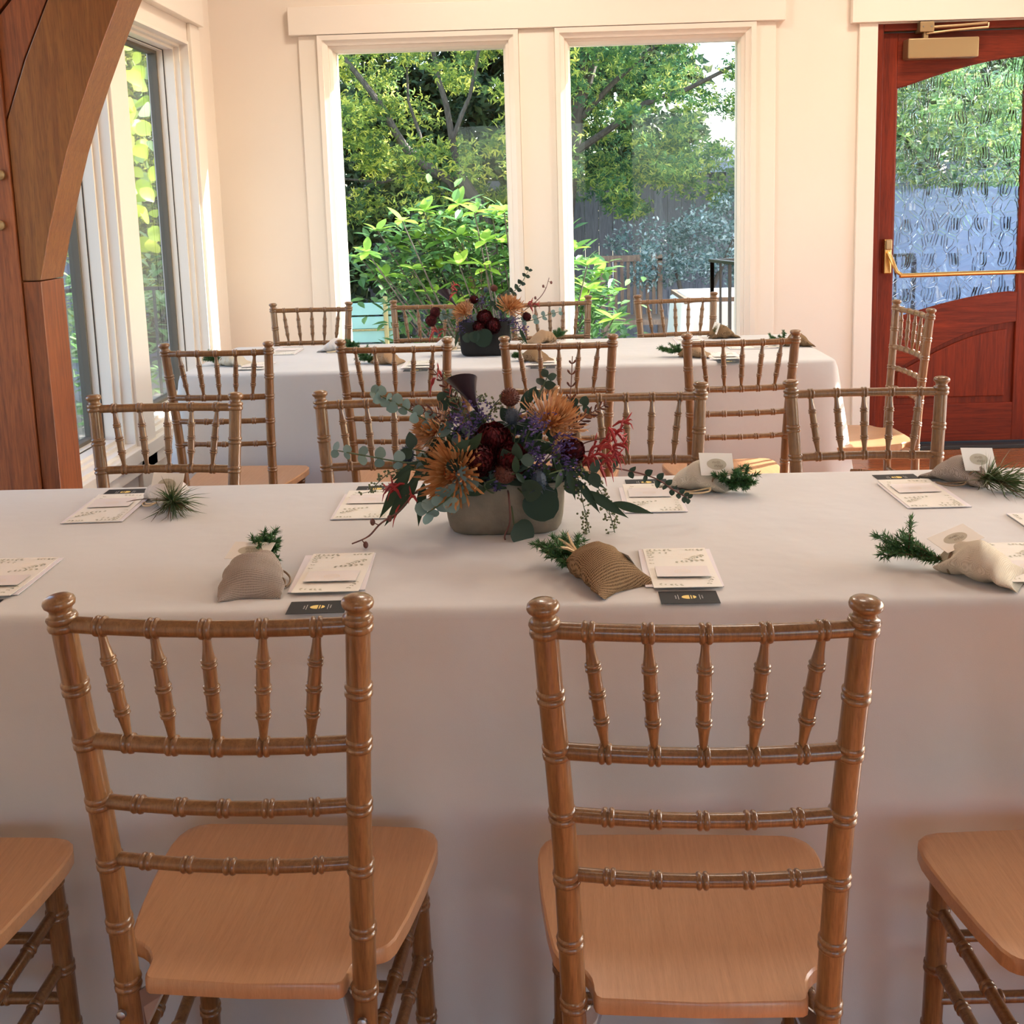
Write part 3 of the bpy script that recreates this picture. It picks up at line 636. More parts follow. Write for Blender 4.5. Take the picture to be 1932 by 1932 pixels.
def stationery(tbl, x, y, rz, who, dx=0, seed=0, parts='emsd', darkoff=(0, -.127), zbase=ZT):
    rr = random.Random(seed); th = rz; 
    def P(lx, ly): return (x+lx*math.cos(th)-ly*math.sin(th), y+lx*math.sin(th)+ly*math.cos(th))
    z = zbase+.0004
    if 'd' in parts:
        px, py = P(*darkoff); d = empty('business_card', (px, py, z), th, 'charcoal card with gold oval emblem %s' % who, 'card', 'charcoal cards with gold emblem')
        if 'd' not in _se:
            _se['d'] = sheet(.090, .052, 0, .0005, 2).mesh('card', M['dark'], False)
            ov = MB(); a, b_ = .0115, .0078
            for x0, x1 in ((-1, .05), (.22, .38), (.55, 1)):         # oval cut by two bars
                u = [x0+(x1-x0)*k/12 for k in range(13)]; up_ = [(a*q, b_*math.sqrt(max(0, 1-q*q)), .0008) for q in u]; dn = [(p[0], -p[1], .0008) for p in up_[::-1]]
                ov.add(up_+dn, [tuple(range(26))])
            _se['o'] = ov.mesh('emblem', M['gold'], False)
            tx = MB(); r5 = random.Random(5)
            for sx in (-1, 1):
                tx.add([(sx*.0165-.0003, -.010, .0008), (sx*.0165+.0003, -.010, .0008), (sx*.0165+.0003, .010, .0008), (sx*.0165-.0003, .010, .0008)], [(0, 1, 2, 3)])
                scribble(tx, -.007, .007, sx*.0205, .0022, 8, r5, .0003, .0008, True)
            _se['t'] = tx.mesh('lettering', M['whiteink'], False)
        meshobj('card', _se['d'], d); meshobj('emblem', _se['o'], d); meshobj('lettering', _se['t'], d)
    if 'e' in parts:
        e = sheet(.124, .185, .0004, .0012).build('envelope', M['paper'], smooth=False, loc=(*P(0, .008), z+.0008)); e.rotation_euler.z = th+rr.uniform(-.02, .02); tag(e, 'white envelope under the printed card %s' % who, 'envelope', 'white envelopes')
    if 'm' in parts:
        e = sheet(.108, .200, .0035, .0009, 12).build('printed_card', M['menu'], smooth=False, loc=(*P(rr.uniform(-.003, .003), .002), z+.0023)); e.rotation_euler.z = th+rr.uniform(-.015, .015); tag(e, 'ivory card printed with green sprigs %s' % who, 'card', 'leaf-printed cards')
        if 'mp' not in _se:
            mb = MB(); r6 = random.Random(6)
            def pl(x, y, a, l):
                w_ = l*.27; d = (math.cos(a), math.sin(a)); n = (-d[1], d[0]); t6 = (y+.1)/.2; zz = .0035*max(0, .45-t6)**2*4+.00125
                mb.add([(x, y, zz), (x+d[0]*l*.5+n[0]*w_, y+d[1]*l*.5+n[1]*w_, zz), (x+d[0]*l, y+d[1]*l, zz), (x+d[0]*l*.5-n[0]*w_, y+d[1]*l*.5-n[1]*w_, zz)], [(0, 1, 2, 3)])
            def vine(x0, y0, x1, y1, k, l):
                for q in range(k):
                    t6 = q/(k-1); a = math.atan2(y1-y0, x1-x0); 
                    for sd in (-1, 1): pl(min(.045, max(-.045, x0+(x1-x0)*t6)), min(.090, y0+(y1-y0)*t6), a+sd*r6.uniform(.4, 1.1), l*r6.uniform(.6, 1.0))
            vine(-.046, .052, -.044, .090, 5, .009); vine(-.044, .088, -.012, .091, 5, .009); vine(-.04, .078, -.018, .074, 3, .008)
            vine(.018, .091, .044, .089, 5, .008); vine(.045, .062, .020, .042, 6, .010); vine(.044, .034, .016, .030, 4, .010); vine(-.046, .02, -.046, .038, 2, .007)
            vine(-.044, -.085, -.012, -.088, 5, .008); vine(.046, -.05, .036, -.08, 4, .008); vine(-.006, .026, .004, .027, 2, .008)
            _se['mp'] = mb.mesh('sprig_print', M['sprigprint'], False)
            mb = MB(); 
            for yy_, hw_ in ((.066, .018), (.055, .026), (.045, .014)): scribble(mb, -hw_, hw_, yy_, .0032, int(hw_*700), r6, .00025, .0013)
            _se['ml'] = mb.mesh('lettering', M['goldfaint'], False)
        tag(meshobj('sprig_print', _se['mp'], e), kind='stuff'); tag(meshobj('lettering', _se['ml'], e), kind='stuff')
    if 's' in parts:
        s_ = empty('slip_card', (*P(.002, -.026), z+.0052), th+rr.uniform(-.03, .03), 'small blush slip card with faint gold print %s' % who, 'card', 'small slip cards')
        if 's' not in _se:
            _se['s'] = sheet(.086, .056, .003, .0005, 8).mesh('slip', M['slip'], False)
            mb = MB(); mb.grid(lambda u, v: Vector(((.012+.001*u)*math.cos(6.283*v), (.008+.001*u)*math.sin(6.283*v), .0009)), 1, 24, True); scribble(mb, -.009, .009, 0, .004, 9, random.Random(2), .0004, .0009)
            _se['sp'] = mb.mesh('print', M['goldfaint'], False)
        meshobj('slip', _se['s'], s_); meshobj('print', _se['sp'], s_)
def onT(T, x, y): return x, y
PI = math.pi
stationery(NT, .232, 1.738, -.02, 'in front of the brown burlap bag', seed=1)
stationery(NT, -.348, 1.752, .03, 'beside the grey linen bag', seed=2, darkoff=(-.002, -.15))
stationery(NT, -.915, 1.765, .03, 'nearest the timber post', seed=3)
stationery(NT, .790, 1.730, -.02, 'beside the cream canvas bag', seed=4, darkoff=(.012, -.118))
stationery(NT, -.897, 2.188, PI+.03, 'beside the grassy sprig bag', seed=5, darkoff=(.01, -.132))
stationery(NT, -.350, 2.170, PI, 'under the trailing eucalyptus', seed=6, darkoff=(0, -.127))
stationery(NT, .233, 2.170, PI-.01, 'by the bag with round fir sprig', seed=7, darkoff=(-.002, -.13))
stationery(NT, .778, 2.158, PI+.02, 'beside the bag with the drooping grassy sprig', seed=8, darkoff=(.002, -.134))
stationery(NT, .985, 1.945, PI/2, 'at the head of the planter table', seed=9, parts='ems')
for x, y, a, w, p in ((-1.09, 4.17, 0, 'by the pale bag at the side-window end', 'ems'), (-.44, 4.10, 0, 'beside the brown bag with bushy sprig', 'emsd'), (.03, 4.09, 0, 'behind the chair next to the black planter', 'emsd'), (.72, 4.12, 0, 'beside the tan bag near the door end', 'emsd'),
                      (-1.06, 4.58, PI, 'by the glossy white bag near the corner', 'emsd'), (-.30, 4.56, PI, 'behind the black planter', 'ems'), (.16, 4.60, PI, 'behind the black planter towards the door', 'ems'), (.66, 4.60, PI, 'by the crumpled brown bag', 'ems'), (.88, 4.36, PI/2, 'at the head of the black planter table', 'ems')):
    stationery(FT, x, y, a, w, seed=int(x*100) % 97, parts=p)
# ================================================================== favor bags
M['linen'] = weavemat('grey_linen', (.40, .335, .285), (.22, .17, .135), 950)
M['burlap'] = weavemat('brown_burlap', (.27, .175, .095), (.05, .026, .012), 700)
M['canvas'] = weavemat('cream_canvas', (.66, .59, .47), (.50, .43, .32), 1200)
M['white_linen'] = weavemat('white_linen', (.74, .70, .66), (.60, .55, .50), 1200)
M['tan'] = weavemat('tan_sacking', (.38, .25, .15), (.2, .12, .06), 800)
M['cord'] = plain('jute_cord', (.22, .15, .09), .9)
M['raffia'] = plain('raffia', (.72, .55, .32), .8)
M['needle'] = leafmat('fir_needles', [(.016, .055, .012), (.04, .12, .03), (.07, .18, .05)], .2, .5)
M['grass'] = leafmat('pine_grass', [(.03, .07, .015), (.06, .10, .03), (.12, .10, .04)], .15, .5)
M['twig'] = plain('brown_twig', (.09, .045, .02), .8)
M['tagcard'] = plain('tag_card', (.74, .71, .63), .5)
M['stamp'] = plain('tag_stamp', (.42, .38, .28), .6)
M['stampdark'] = plain('tag_lettering', (.20, .17, .11), .6)
def needles(mb, p, d, n, ln, spread, rr, w=.0007, curl=0.0):
    d = Vector(d).normalized()
    for _ in range(n):
        v = (d+Vector((rr.gauss(0, spread), rr.gauss(0, spread), rr.gauss(0, spread)))).normalized(); l = ln*rr.uniform(.6, 1.1)
        s = v.cross(Vector((rr.gauss(0, 1), rr.gauss(0, 1), rr.gauss(0, 1)))).normalized()*w
        q = p+v*l*.55; e = p+v*l+Vector((0, 0, -curl*l))
        mb.add([p-s, p+s, q+s*1.1, q-s*1.1, e], [(0, 1, 2, 3), (3, 2, 4)])
def sprig(kind, parent, base, d, rr, size=.07):
    """fir: round bushy; flat: sideways fir branch; grass: long thin needles with roots"""
    d = Vector(d).normalized(); base = Vector(base); mb = MB(); st = MB()
    floor = .004
    if kind == 'fir' or kind == 'flat':
        nb = 22 if kind == 'fir' else 15
        st.tube([base-d*.03, base+d*size*.7], [.0022, .0012], 6)
        for k in range(nb):
            t_ = k/nb; p0 = base+d*size*.75*t_
            sp = .9 if kind == 'fir' else .62
            v = (d+Vector((rr.gauss(0, sp), rr.gauss(0, sp), rr.gauss(0, sp*.8 if kind == 'fir' else .35)+.15))).normalized(); l = size*rr.uniform(.45, .75)
            pts = [p0+v*l*q/5 for q in range(6)]; pts = [Vector((p.x, p.y, max(p.z, floor+.004*q))) for q, p in enumerate(pts)]
            st.tube(pts, [.0011]*5+[.0006], 5)
            for p in pts:
                for q in range(2): needles(mb, p+v*l*.1*q, v, 14, .0135, .8, rr, .00065)
        needles(mb, base+d*size*.8, d, 40, .02, .9, rr, .0008)
    else:
        st.tube([base-d*.02, base+d*.02], .003, 6)
        for k in range(5):
            needles(mb, base+d*.012*k, d, 42, size*(1.0+.12*k), .55, rr, .0009, .12)
        needles(mb, base+d*.01, Vector((d.x, d.y, .9)), 60, size*.9, .5, rr, .0009)
        for k in range(9):     # long stray needles and roots
            v = Vector((rr.gauss(0, 1)+d.x, rr.gauss(0, 1)+d.y, rr.uniform(-.1, .9))).normalized(); l = size*rr.uniform(1.1, 1.7); p = base+d*.02
            pts = [p+v*l*q/6+Vector((0, 0, -.25*l*(q/6)**2)) for q in range(7)]; pts = [Vector((p_.x, p_.y, max(.0015, p_.z))) for p_ in pts]
            st.tube(pts, [.0009]*6+[.0003], 4)
    for i, v in enumerate(mb.v):
        if v[2] < .001: mb.v[i] = (v[0], v[1], .001+R.random()*.001)
    for i, v in enumerate(st.v):
        if v[2] < .0006: st.v[i] = (v[0], v[1], .0006)
    s = st.build('sprig', M['twig'], parent); mb.build('needles', M['grass' if kind == 'grass' else 'needle'], s, smooth=False)
def tagcard(parent, M4):
    t_ = meshobj('gift_tag', sheet(.072, .05, .0, .0006, 2).mesh('gift_tag', M['tagcard'], False), parent, M=M4)
    mb = MB(); mb.add([(.021*math.cos(a*.2618), .0125*math.sin(a*.2618), .0008) for a in range(24)], [tuple(range(24))]); meshobj('stamp', mb.mesh('stamp', M['stamp'], False), t_)
    mb = MB(); rr = random.Random(3); scribble(mb, -.010, .008, .004, .006, 8, rr, .0004, .0011); scribble(mb, -.006, .013, -.004, .006, 8, rr, .0004, .0011); meshobj('lettering', mb.mesh('lettering', M['stampdark'], False), t_)
def favor_bag(x, y, rz, mat, sp, seed, label, tagm=None, size=1.0, tie=None, group='favor bags'):
    """lying drawstring pouch, mouth towards local +x, bottom seam towards -x"""
    rr = random.Random(seed); b_ = empty('favor_bag', (x, y, ZT), rz, label, 'bag', group); s = size
    Lg, ph = .112*s, rr.uniform(0, 6)
    def surf(u, v):
        a = 2*math.pi*v; t_ = u
        w = np.interp(t_, [0, .06, .16, .3, .55, .8, .95, 1], [.016, .020, .026, .036, .045, .050, .052, .050])*s
        h = np.interp(t_, [0, .06, .16, .3, .55, .8, .95, 1], [.010, .014, .020, .028, .030, .020, .007, .002])*s
        c, sn = math.cos(a), math.sin(a)
        e = 1.0 if t_ < .5 else 1.0+.5*(t_-.5)
        X = Lg*(.42-t_) + .007*s*math.sin(3*a+ph)*(1-t_) + (.014*s*abs(c)**3 if t_ > .9 else 0)*-1
        Y = w*(abs(c)**e)*(1 if c > 0 else -1)*(1+.05*math.sin(5*t_*6+ph))
        Z = h*(1.0 + sn*(1+.10*math.sin(9*t_+ph+2*c))) + .004*s*math.sin(7*t_*2+3*c+ph)*t_*(1-t_)*2
        return Vector((X, Y, max(.0008, Z)))
    p = MB().grid(surf, 28, 36, True); n = 36
    p.f.append(tuple(range(n))); p.f.append(tuple(28*n+k for k in range(n)))
    p.build('pouch', mat, b_)
    x0 = .42*Lg
    MB().grid(lambda u, v: Vector((x0-.018*s+.006*s*math.sin(math.pi*u)*0+.004*s*(u-.5), (.0245+.002*math.sin(math.pi*u))*s*math.cos(6.283*v), (.0175*(1+math.sin(6.283*v))+.0015*math.sin(6.283*v)*math.sin(math.pi*u))*s+.0005)), 4, 20, True).build('drawstring', M['cord'], b_)
    lp = [Vector((x0-.02*s, -.026*s, .014*s)), Vector((x0-.015*s, -.040*s, .010*s)), Vector((x0-.035*s, -.053*s, .006*s)), Vector((x0-.062*s, -.056*s, .004*s)), Vector((x0-.075*s, -.05*s, .004*s)), Vector((x0-.05*s, -.046*s, .006*s)), Vector((x0-.02*s, -.026*s, .013*s))]
    lp = [.5*((2*b1)+(c1-a1)*f+(2*a1-5*b1+4*c1-d1)*f*f+(3*b1-a1-3*c1+d1)*f**3) for i in range(len(lp)-1) for a1, b1, c1, d1 in [(lp[max(0, i-1)], lp[i], lp[i+1], lp[min(len(lp)-1, i+2)])] for f in (0, .25, .5, .75)]+[lp[-1]]
    MB().tube(lp, .0017*s, 6).build('cord_loop', M['cord'] if mat not in (M['canvas'], M['white_linen']) else M['raffia'], b_)
    if tie:
        for a, e, zz in ((.2, .5, .055), (-.3, .9, .05), (1.4, .4, .012)):
            v = Vector((math.cos(a), math.sin(a), e)).normalized()
            MB().tube([Vector((x0-.012, 0, .034)), Vector((x0, 0, .038))+v*.014, Vector((x0, 0, .036))+v*.036], [.0022, .0030, .0014], 5).build('raffia_tie', M['raffia'], b_)
    sprig(sp[0], b_, (x0-.004, 0, .020*s), sp[1], rr, sp[2])
    if tagm is not None: tagcard(b_, tagm)
    return b_
TG = lambda loc, rx, ry, rz: Matrix.Translation(loc) @ Matrix.Rotation(rz, 4, 'Z') @ Matrix.Rotation(ry, 4, 'Y') @ Matrix.Rotation(rx, 4, 'X')
D = math.radians
def TW(rz, off, rx, ry=0, rzw=0):
    """tag pose given in table directions, returned in the bag's own frame"""
    return Matrix.Rotation(-D(rz), 4, 'Z') @ Matrix.Translation(off) @ Matrix.Rotation(D(rzw), 4, 'Z') @ Matrix.Rotation(D(ry), 4, 'Y') @ Matrix.Rotation(D(rx), 4, 'X')
favor_bag(-.468, 1.712, D(96), M['linen'], ('fir', (1, -.15, .9), .05), 1, 'grey linen favor bag with tiny fir sprig and card tag, in front of a chair', TW(96, (-.016, .034, .047), 16, 0, -8))
favor_bag(.088, 1.700, D(128), M['burlap'], ('fir', (1, .05, .1), .062), 2, 'brown burlap favor bag with raffia tie and two green fir sprigs', TG((-.01, -.052, .024), D(55), 0, D(-4)), 1.05, tie=True)
favor_bag(.688, 1.680, D(146), M['canvas'], ('flat', (1, .12, .12), .088), 3, 'cream canvas favor bag with long flat fir sprig', TW(146, (-.01, .040, .050), 12, -14, 18), 1.0)
favor_bag(-.782, 2.215, D(-70), M['white_linen'], ('grass', (1, .25, .15), .055), 4, 'white favor bag with stamped tag and wild grassy sprig', TW(-70, (.006, -.012, .046), 62, 0, -12), .9)
favor_bag(.352, 2.235, D(-38), M['canvas'], ('fir', (1, .1, .15), .056), 5, 'cream favor bag with stamped tag and round bushy fir sprig', TW(-38, (.022, -.018, .058), 56, 4, 8), 1.05)
favor_bag(.895, 2.235, D(-62), M['linen'], ('grass', (1, .2, .05), .068), 6, 'grey favor bag with stamped tag and drooping grassy sprig, near the table end', TW(-62, (.022, -.016, .055), 58, 4, 10), 1.0)
for x, y, a, mt, sp, sd, lab in (
    (-1.20, 4.22, 170, 'canvas', ('fir', (1, 0, .3), .05), 11, 'pale favor bag with coiled cord, on the side-window end of the black planter table'),
    (-.585, 4.16, 165, 'tan', ('fir', (1, .1, .3), .055), 12, 'brown favor bag with bushy green sprig, seen through the chair back beside the black planter'),
    (-.01, 4.11, 150, 'burlap', ('flat', (1, 0, .1), .03), 13, 'dark brown favor bag at the foot of the black planter'),
    (.600, 4.13, 168, 'tan', ('flat', (1, .1, .2), .065), 14, 'tan favor bag with feathery fir sprig near the door end'),
    (1.05, 4.36, 175, 'burlap', ('flat', (1, .1, .15), .05), 15, 'brown favor bag at the door end of the black planter table'),
    (.80, 4.66, 200, 'burlap', ('grass', (-1, .3, .4), .03), 16, 'crumpled brown favor bag with upright tag, before the outdoor white table'),
    (-.83, 4.55, -20, 'white_linen', ('fir', (1, -.2, .2), .045), 17, 'glossy white favor bag with green sprig, by the corner chair'),
    (.05, 4.66, 30, 'tan', ('flat', (1, .2, .2), .05), 18, 'tan favor bag behind the chairs in front of the window pier'),
    (-.36, 4.52, 10, 'white_linen', ('grass', (1, .1, .2), .03), 19, 'white favor bag beside the black planter flowers')):
    favor_bag(x, y, D(a), M[mt], sp, sd, lab, TG((.02, 0, .045), D(70), 0, D(80)) if sd == 16 else None, .95, group='favor bags on the window-side table')
# ================================================================== flower arrangements
M['mum'] = leafmat('bronze_mum_petals', [(.34, .115, .03), (.46, .20, .065), (.52, .29, .13)], .2, .55)
M['mumcore'] = plain('mum_core', (.38, .09, .02), .7)
M['dahlia'] = leafmat('dark_red_petals', [(.03, .002, .003), (.06, .003, .005), (.095, .005, .008)], .1, .6, .25)
M['calla'] = plain('black_calla', (.012, .006, .014), .35)
M['button'] = leafmat('rust_button', [(.07, .012, .006), (.14, .028, .009), (.04, .008, .006)], .05, .7)
M['statice'] = leafmat('purple_statice', [(.045, .026, .11), (.09, .055, .20), (.14, .09, .27)], .1, .6)
M['thistle'] = leafmat('blue_thistle', [(.02, .035, .055), (.045, .065, .095)], .05, .6)
M['euc'] = leafmat('eucalyptus_silver', [(.10, .17, .155), (.15, .235, .215), (.19, .28, .26)], .15, .55, island=False)
M['eucdark'] = leafmat('eucalyptus_green', [(.014, .032, .020), (.030, .052, .036)], .15, .6, .25, island=False)
M['willow'] = leafmat('willow_leaf', [(.012, .032, .013), (.026, .052, .024)], .15, .5, .3, island=False)
M['seed'] = leafmat('seeded_eucalyptus', [(.10, .12, .045), (.16, .17, .075)], .05, .6)
M['redpaw'] = leafmat('red_kangaroo_paw', [(.26, .012, .014), (.40, .03, .03)], .15, .5)
M['croco'] = leafmat('crocosmia_buds', [(.10, .018, .008), (.05, .012, .008), (.20, .06, .015)], .1, .5)
M['stem'] = plain('green_stem', (.055, .085, .03), .6)
M['redstem'] = plain('red_brown_twig', (.12, .04, .03), .6)
def frame_of(d):
    d = Vector(d).normalized(); a = Vector((0, 0, 1)) if abs(d.z) < .95 else Vector((1, 0, 0)); u = d.cross(a).normalized(); return u, d, d.cross(u)*-1
def leafmesh(name, ln, w, mat, shape='oval', fold=.25, droop=.15, n=8):
    """leaf lying along +y from the origin, folded along its midrib"""
    V = []; F = []
    for k in range(n+1):
        t_ = k/n
        if shape == 'round': hw = w*math.sqrt(max(0, 1-(2*t_-1)**2))**.9*(1.12-.32*t_)
        elif shape == 'willow': hw = w*math.sin(math.pi*t_**.75)**1.1
        else: hw = w*math.sin(math.pi*t_**.85)**.8
        hw = max(hw, .02*w); z = -droop*ln*t_*t_
        V += [(-hw, ln*t_, z+fold*hw), (0, ln*t_, z), (hw, ln*t_, z+fold*hw)]
    for k in range(n): a = 3*k; F += [(a, a+1, a+4, a+3), (a+1, a+2, a+5, a+4)]
    me = MB().add(V, F).mesh(name, mat, True); return me
LM = {'round': leafmesh('leaf', .026, .0135, M['euc'], 'round', .2, .1), 'dollar': leafmesh('leaf', .034, .017, M['eucdark'], 'round', .15, .15), 'big': leafmesh('leaf', .062, .032, M['eucdark'], 'round', .1, .2, 12),
      'willow': leafmesh('leaf', .115, .0125, M['willow'], 'willow', .35, .22, 14), 'oval': leafmesh('leaf', .075, .016, M['willow'], 'oval', .3, .12, 10), 'small': leafmesh('leaf', .020, .0075, M['eucdark'], 'oval', .25, .1)}
def orient(p, d, n=None, sc=1.0):
    """matrix putting a leaf (along +y, face +z) at p, along d, face towards n"""
    d = Vector(d).normalized(); n = Vector(n) if n is not None else Vector((0, -.6, 1)); x = d.cross(n)
    if x.length < 1e-4: x = d.cross(Vector((1, 0, .3)))
    x.normalize(); z = x.cross(d)
    m = Matrix((x, d, z)).transposed().to_4x4(); return Matrix.Translation(p) @ m @ Matrix.Scale(sc, 4)
def bez(p0, p1, p2, n):
    return [p0*(1-t_)**2+p1*2*t_*(1-t_)+p2*t_*t_ for t_ in [k/n for k in range(n+1)]]
class Arr:
    """one arrangement: every stem is a thing of its own, standing in the planter"""
    def __init__(s, cx, cy, scale, where, group):
        s.o = Vector((cx, cy, ZT)); s.k = scale; s.where = where; s.g = group; s.rr = random.Random(int(cx*1000) % 91+3)
    def Q(s, px, py, dy=0.0):
        d = fwd + r_*((px-966)/2053.24) - u_*((py-700)/2053.24); Y = s.o.y+dy; t_ = Y/d.y; return Vector((0, 0, 1.373))+d*t_
    def root(s, p):
        q = p-s.o; return s.o + Vector((max(-.07, min(.07, q.x*.4)), max(-.03, min(.03, q.y*.4)), .085))
    def thing(s, name, base, label, cat):
        return empty(name, base, 0, label+' '+s.where, cat, s.g)
    def stem(s, e, base, p, r=.0018, mat=None, bow=.3):
        mid = (base+p)*.5+Vector((0, 0, .02)); pts = bez(base, Vector((base.x*.7+p.x*.3, base.y*.7+p.y*.3, max(base.z, p.z)*.6+.4*mid.z)), p, 8)
        MB().tube([q-base for q in pts], r, 6).build('stem', mat or M['stem'], e); return pts
    def mum(s, px, py, dy, d, r, label):
        p = s.Q(px, py, dy); b_ = s.root(p); e = s.thing('chrysanthemum', b_, label, 'flower'); rr = s.rr; s.stem(e, b_, p)
        u, d, w = frame_of(d); mb = MB()
        for ringk in range(7):
            el = .05+ringk*.2; n = 32-ringk*2
            for k in range(n):
                a = 2*math.pi*(k+.5*(ringk % 2))/n+rr.gauss(0, .1); l = r*(1.05-.085*ringk)*rr.uniform(.8, 1.1); c_, s_ = math.cos(el+rr.gauss(0, .12)), math.sin(el)
                o = u*math.cos(a)+w*math.sin(a); v = (o*c_+d*s_).normalized(); t2 = d.cross(o).normalized()*(.0015+.0005*rr.random())*(r/.06)
                P0 = p+v*r*.10; P1 = p+v*l*.5; P2 = p+v*l*.85+d*(.12*l); P3 = p+v*l*.98+d*(.26*l)*rr.uniform(.3, 1.3)-o*.04*l
                mb.add([P0-t2*.5-b_, P0+t2*.5-b_, P1+t2-b_, P1-t2-b_, P2+t2*1.15-b_, P2-t2*1.15-b_, P3-b_], [(0, 1, 2, 3), (3, 2, 4, 5), (5, 4, 6)])
        mb.build('petals', M['mum'], e, smooth=False)
        MB().ball(p+d*r*.16-b_, r*.22).build('flower_core', M['mumcore'], e)
    def dahlia(s, px, py, dy, d, r, label):
        p = s.Q(px, py, dy); b_ = s.root(p); e = s.thing('dahlia', b_, label, 'flower'); rr = s.rr; s.stem(e, b_, p)
        u, d, w = frame_of(d); mb = MB()
        for k in range(210):
            z = 1-1.45*(k+.5)/210; a = k*2.39996; q = math.sqrt(max(0, 1-z*z)); v = (u*math.cos(a)+w*math.sin(a))*q+d*z; o = (d.cross(v))
            o = o.normalized() if o.length > 1e-4 else u
            c = p+v*r*rr.uniform(.86, 1.0); upv = v.cross(o).normalized(); hw = r*.115; hl = r*.15
            mb.add([c-upv*hl-o*hw*.5-v*r*.15-b_, c-upv*hl+o*hw*.5-v*r*.15-b_, c+o*hw-b_, c+upv*hl*1.1+v*r*.04-b_, c-o*hw-b_], [(0, 1, 2, 3, 4)])
        mb.ball(p-b_, r*.8, 10, 8); mb.build('petals', M['dahlia'], e, smooth=False)
    def button(s, px, py, dy, r, label):
        p = s.Q(px, py, dy); b_ = s.root(p); e = s.thing('button_flower', b_, label, 'flower'); s.stem(e, b_, p); mb = MB()
        for k in range(120):
            z = 1-1.6*(k+.5)/120; a = k*2.39996; q = math.sqrt(max(0, 1-z*z)); v = Vector((q*math.cos(a), q*math.sin(a), z)); o = v.orthogonal().normalized(); w = v.cross(o); c = p+v*r*.9-b_
            mb.add([c+o*r*.09, c-o*r*.05+w*r*.08, c-o*r*.05-w*r*.08, c+v*r*.16], [(0, 1, 3), (1, 2, 3), (2, 0, 3)])
        mb.ball(p-b_, r*.92, 12, 9); mb.build('flower_head', M['button'], e, smooth=False)
    def calla(s, px, py, dy, h, lean, label):
        p = s.Q(px, py, dy); b_ = s.root(p); e = s.thing('calla_lily', b_, label, 'flower'); s.stem(e, b_, p-Vector((lean*.4*h, 0, h*.5)), .003); mb = MB()
        def f(u, v):
            a = 2*math.pi*v; rad = h*(.05+.42*u**1.7); back = .5+.5*math.cos(a)
            return p-b_+Vector((lean*h*(u-.5)+rad*math.sin(a), -rad*math.cos(a)*.8, h*(u-.5)+h*.45*u*u*back-h*.12*u*u+.05*h*u*u*math.sin(a)))
        mb.grid(f, 12, 22, True); mb.build('spathe', M['calla'], e); MB().tube([p-b_-Vector((lean*.3*h, 0, .3*h)), p-b_+Vector((0, 0, .15*h))], [.003, .002], 8).build('spadix', M['button'], e)
    def statice(s, px, py, dy, r, label='purple statice sprig'):
        p = s.Q(px, py, dy); b_ = s.root(p); e = s.thing('statice', b_, label, 'flower'); s.stem(e, b_, p, .0014); mb = MB(); rr = s.rr
        for k in range(90):
            c = p-b_+Vector((rr.gauss(0, r*.5), rr.gauss(0, r*.4), rr.gauss(0, r*.55))); q = .0032
            for ax in ((1, .2, .1), (-.2, 1, .3)):
                a = Vector(ax).normalized()*q*rr.uniform(.7, 1.4); w = Vector((rr.gauss(0, 1), rr.gauss(0, 1), rr.gauss(0, 1))).normalized()*q
                mb.add([c-a, c+w, c+a, c-w], [(0, 1, 2, 3)])
        tag(mb.build('florets', M['statice'], e, smooth=False), kind='stuff')
    def thistle(s, px, py, dy, r, label='blue sea holly thistle'):
        p = s.Q(px, py, dy); b_ = s.root(p); e = s.thing('thistle', b_, label, 'flower'); s.stem(e, b_, p, .0014); mb = MB(); mb.ball(p-b_, r, 10, 8, (1, 1, 1.25))
        for k in range(70):
            z = 1-1.9*(k+.5)/70; a = k*2.39996; q = math.sqrt(max(0, 1-z*z)); v = Vector((q*math.cos(a), q*math.sin(a), z*1.25)); o = v.orthogonal().normalized()*r*.1; mb.add([p-b_+v*r*.9-o, p-b_+v*r*.9+o, p-b_+v*r*1.35], [(0, 1, 2)])
        for k in range(9):
            a = k*.698; v = Vector((math.cos(a), math.sin(a), -.1)); o = Vector((-v.y, v.x, 0))*r*.16; c = p-b_-Vector((0, 0, r*.9)); mb.add([c-o*.6, c+o*.6, c+v*r*1.2+o, c+v*r*2.6, c+v*r*1.2-o], [(0, 1, 2, 3, 4)])
        mb.build('flower_head', M['thistle'], e, smooth=False)
    def path(s, pts): return [s.Q(*q) for q in pts]
    def smooth(s, P_, n=14):
        out = []
        for k in range(n+1):
            t_ = k/n*(len(P_)-1); i = min(int(t_), len(P_)-2); f = t_-i; a, b_, c, d = P_[max(0, i-1)], P_[i], P_[i+1], P_[min(len(P_)-1, i+2)]
            out.append(.5*((2*b_)+(c-a)*f+(2*a-5*b_+4*c-d)*f*f+(3*b_-a-3*c+d)*f**3))
        return out
    def foliage(s, pts, kind, n, label, name='eucalyptus_stem', side=.9, sc=1.0, mat=None, r=.0012, rise=.2, taper=.35, facing=None):
        P_ = s.path(pts); P_ = [s.root(P_[0])]+P_ if (P_[0]-s.o).length > .1 else P_
        c = s.smooth(P_, 26); b_ = c[0]; e = s.thing(name, b_, label, 'foliage'); rr = s.rr
        c = [Vector((q.x, q.y, max(q.z, ZT+.004))) for q in c]
        MB().tube([q-b_ for q in c], [r*1.3]*(len(c)-3)+[r, r, r*.6], 5).build('stem', mat or M['stem'], e)
        i0 = 7
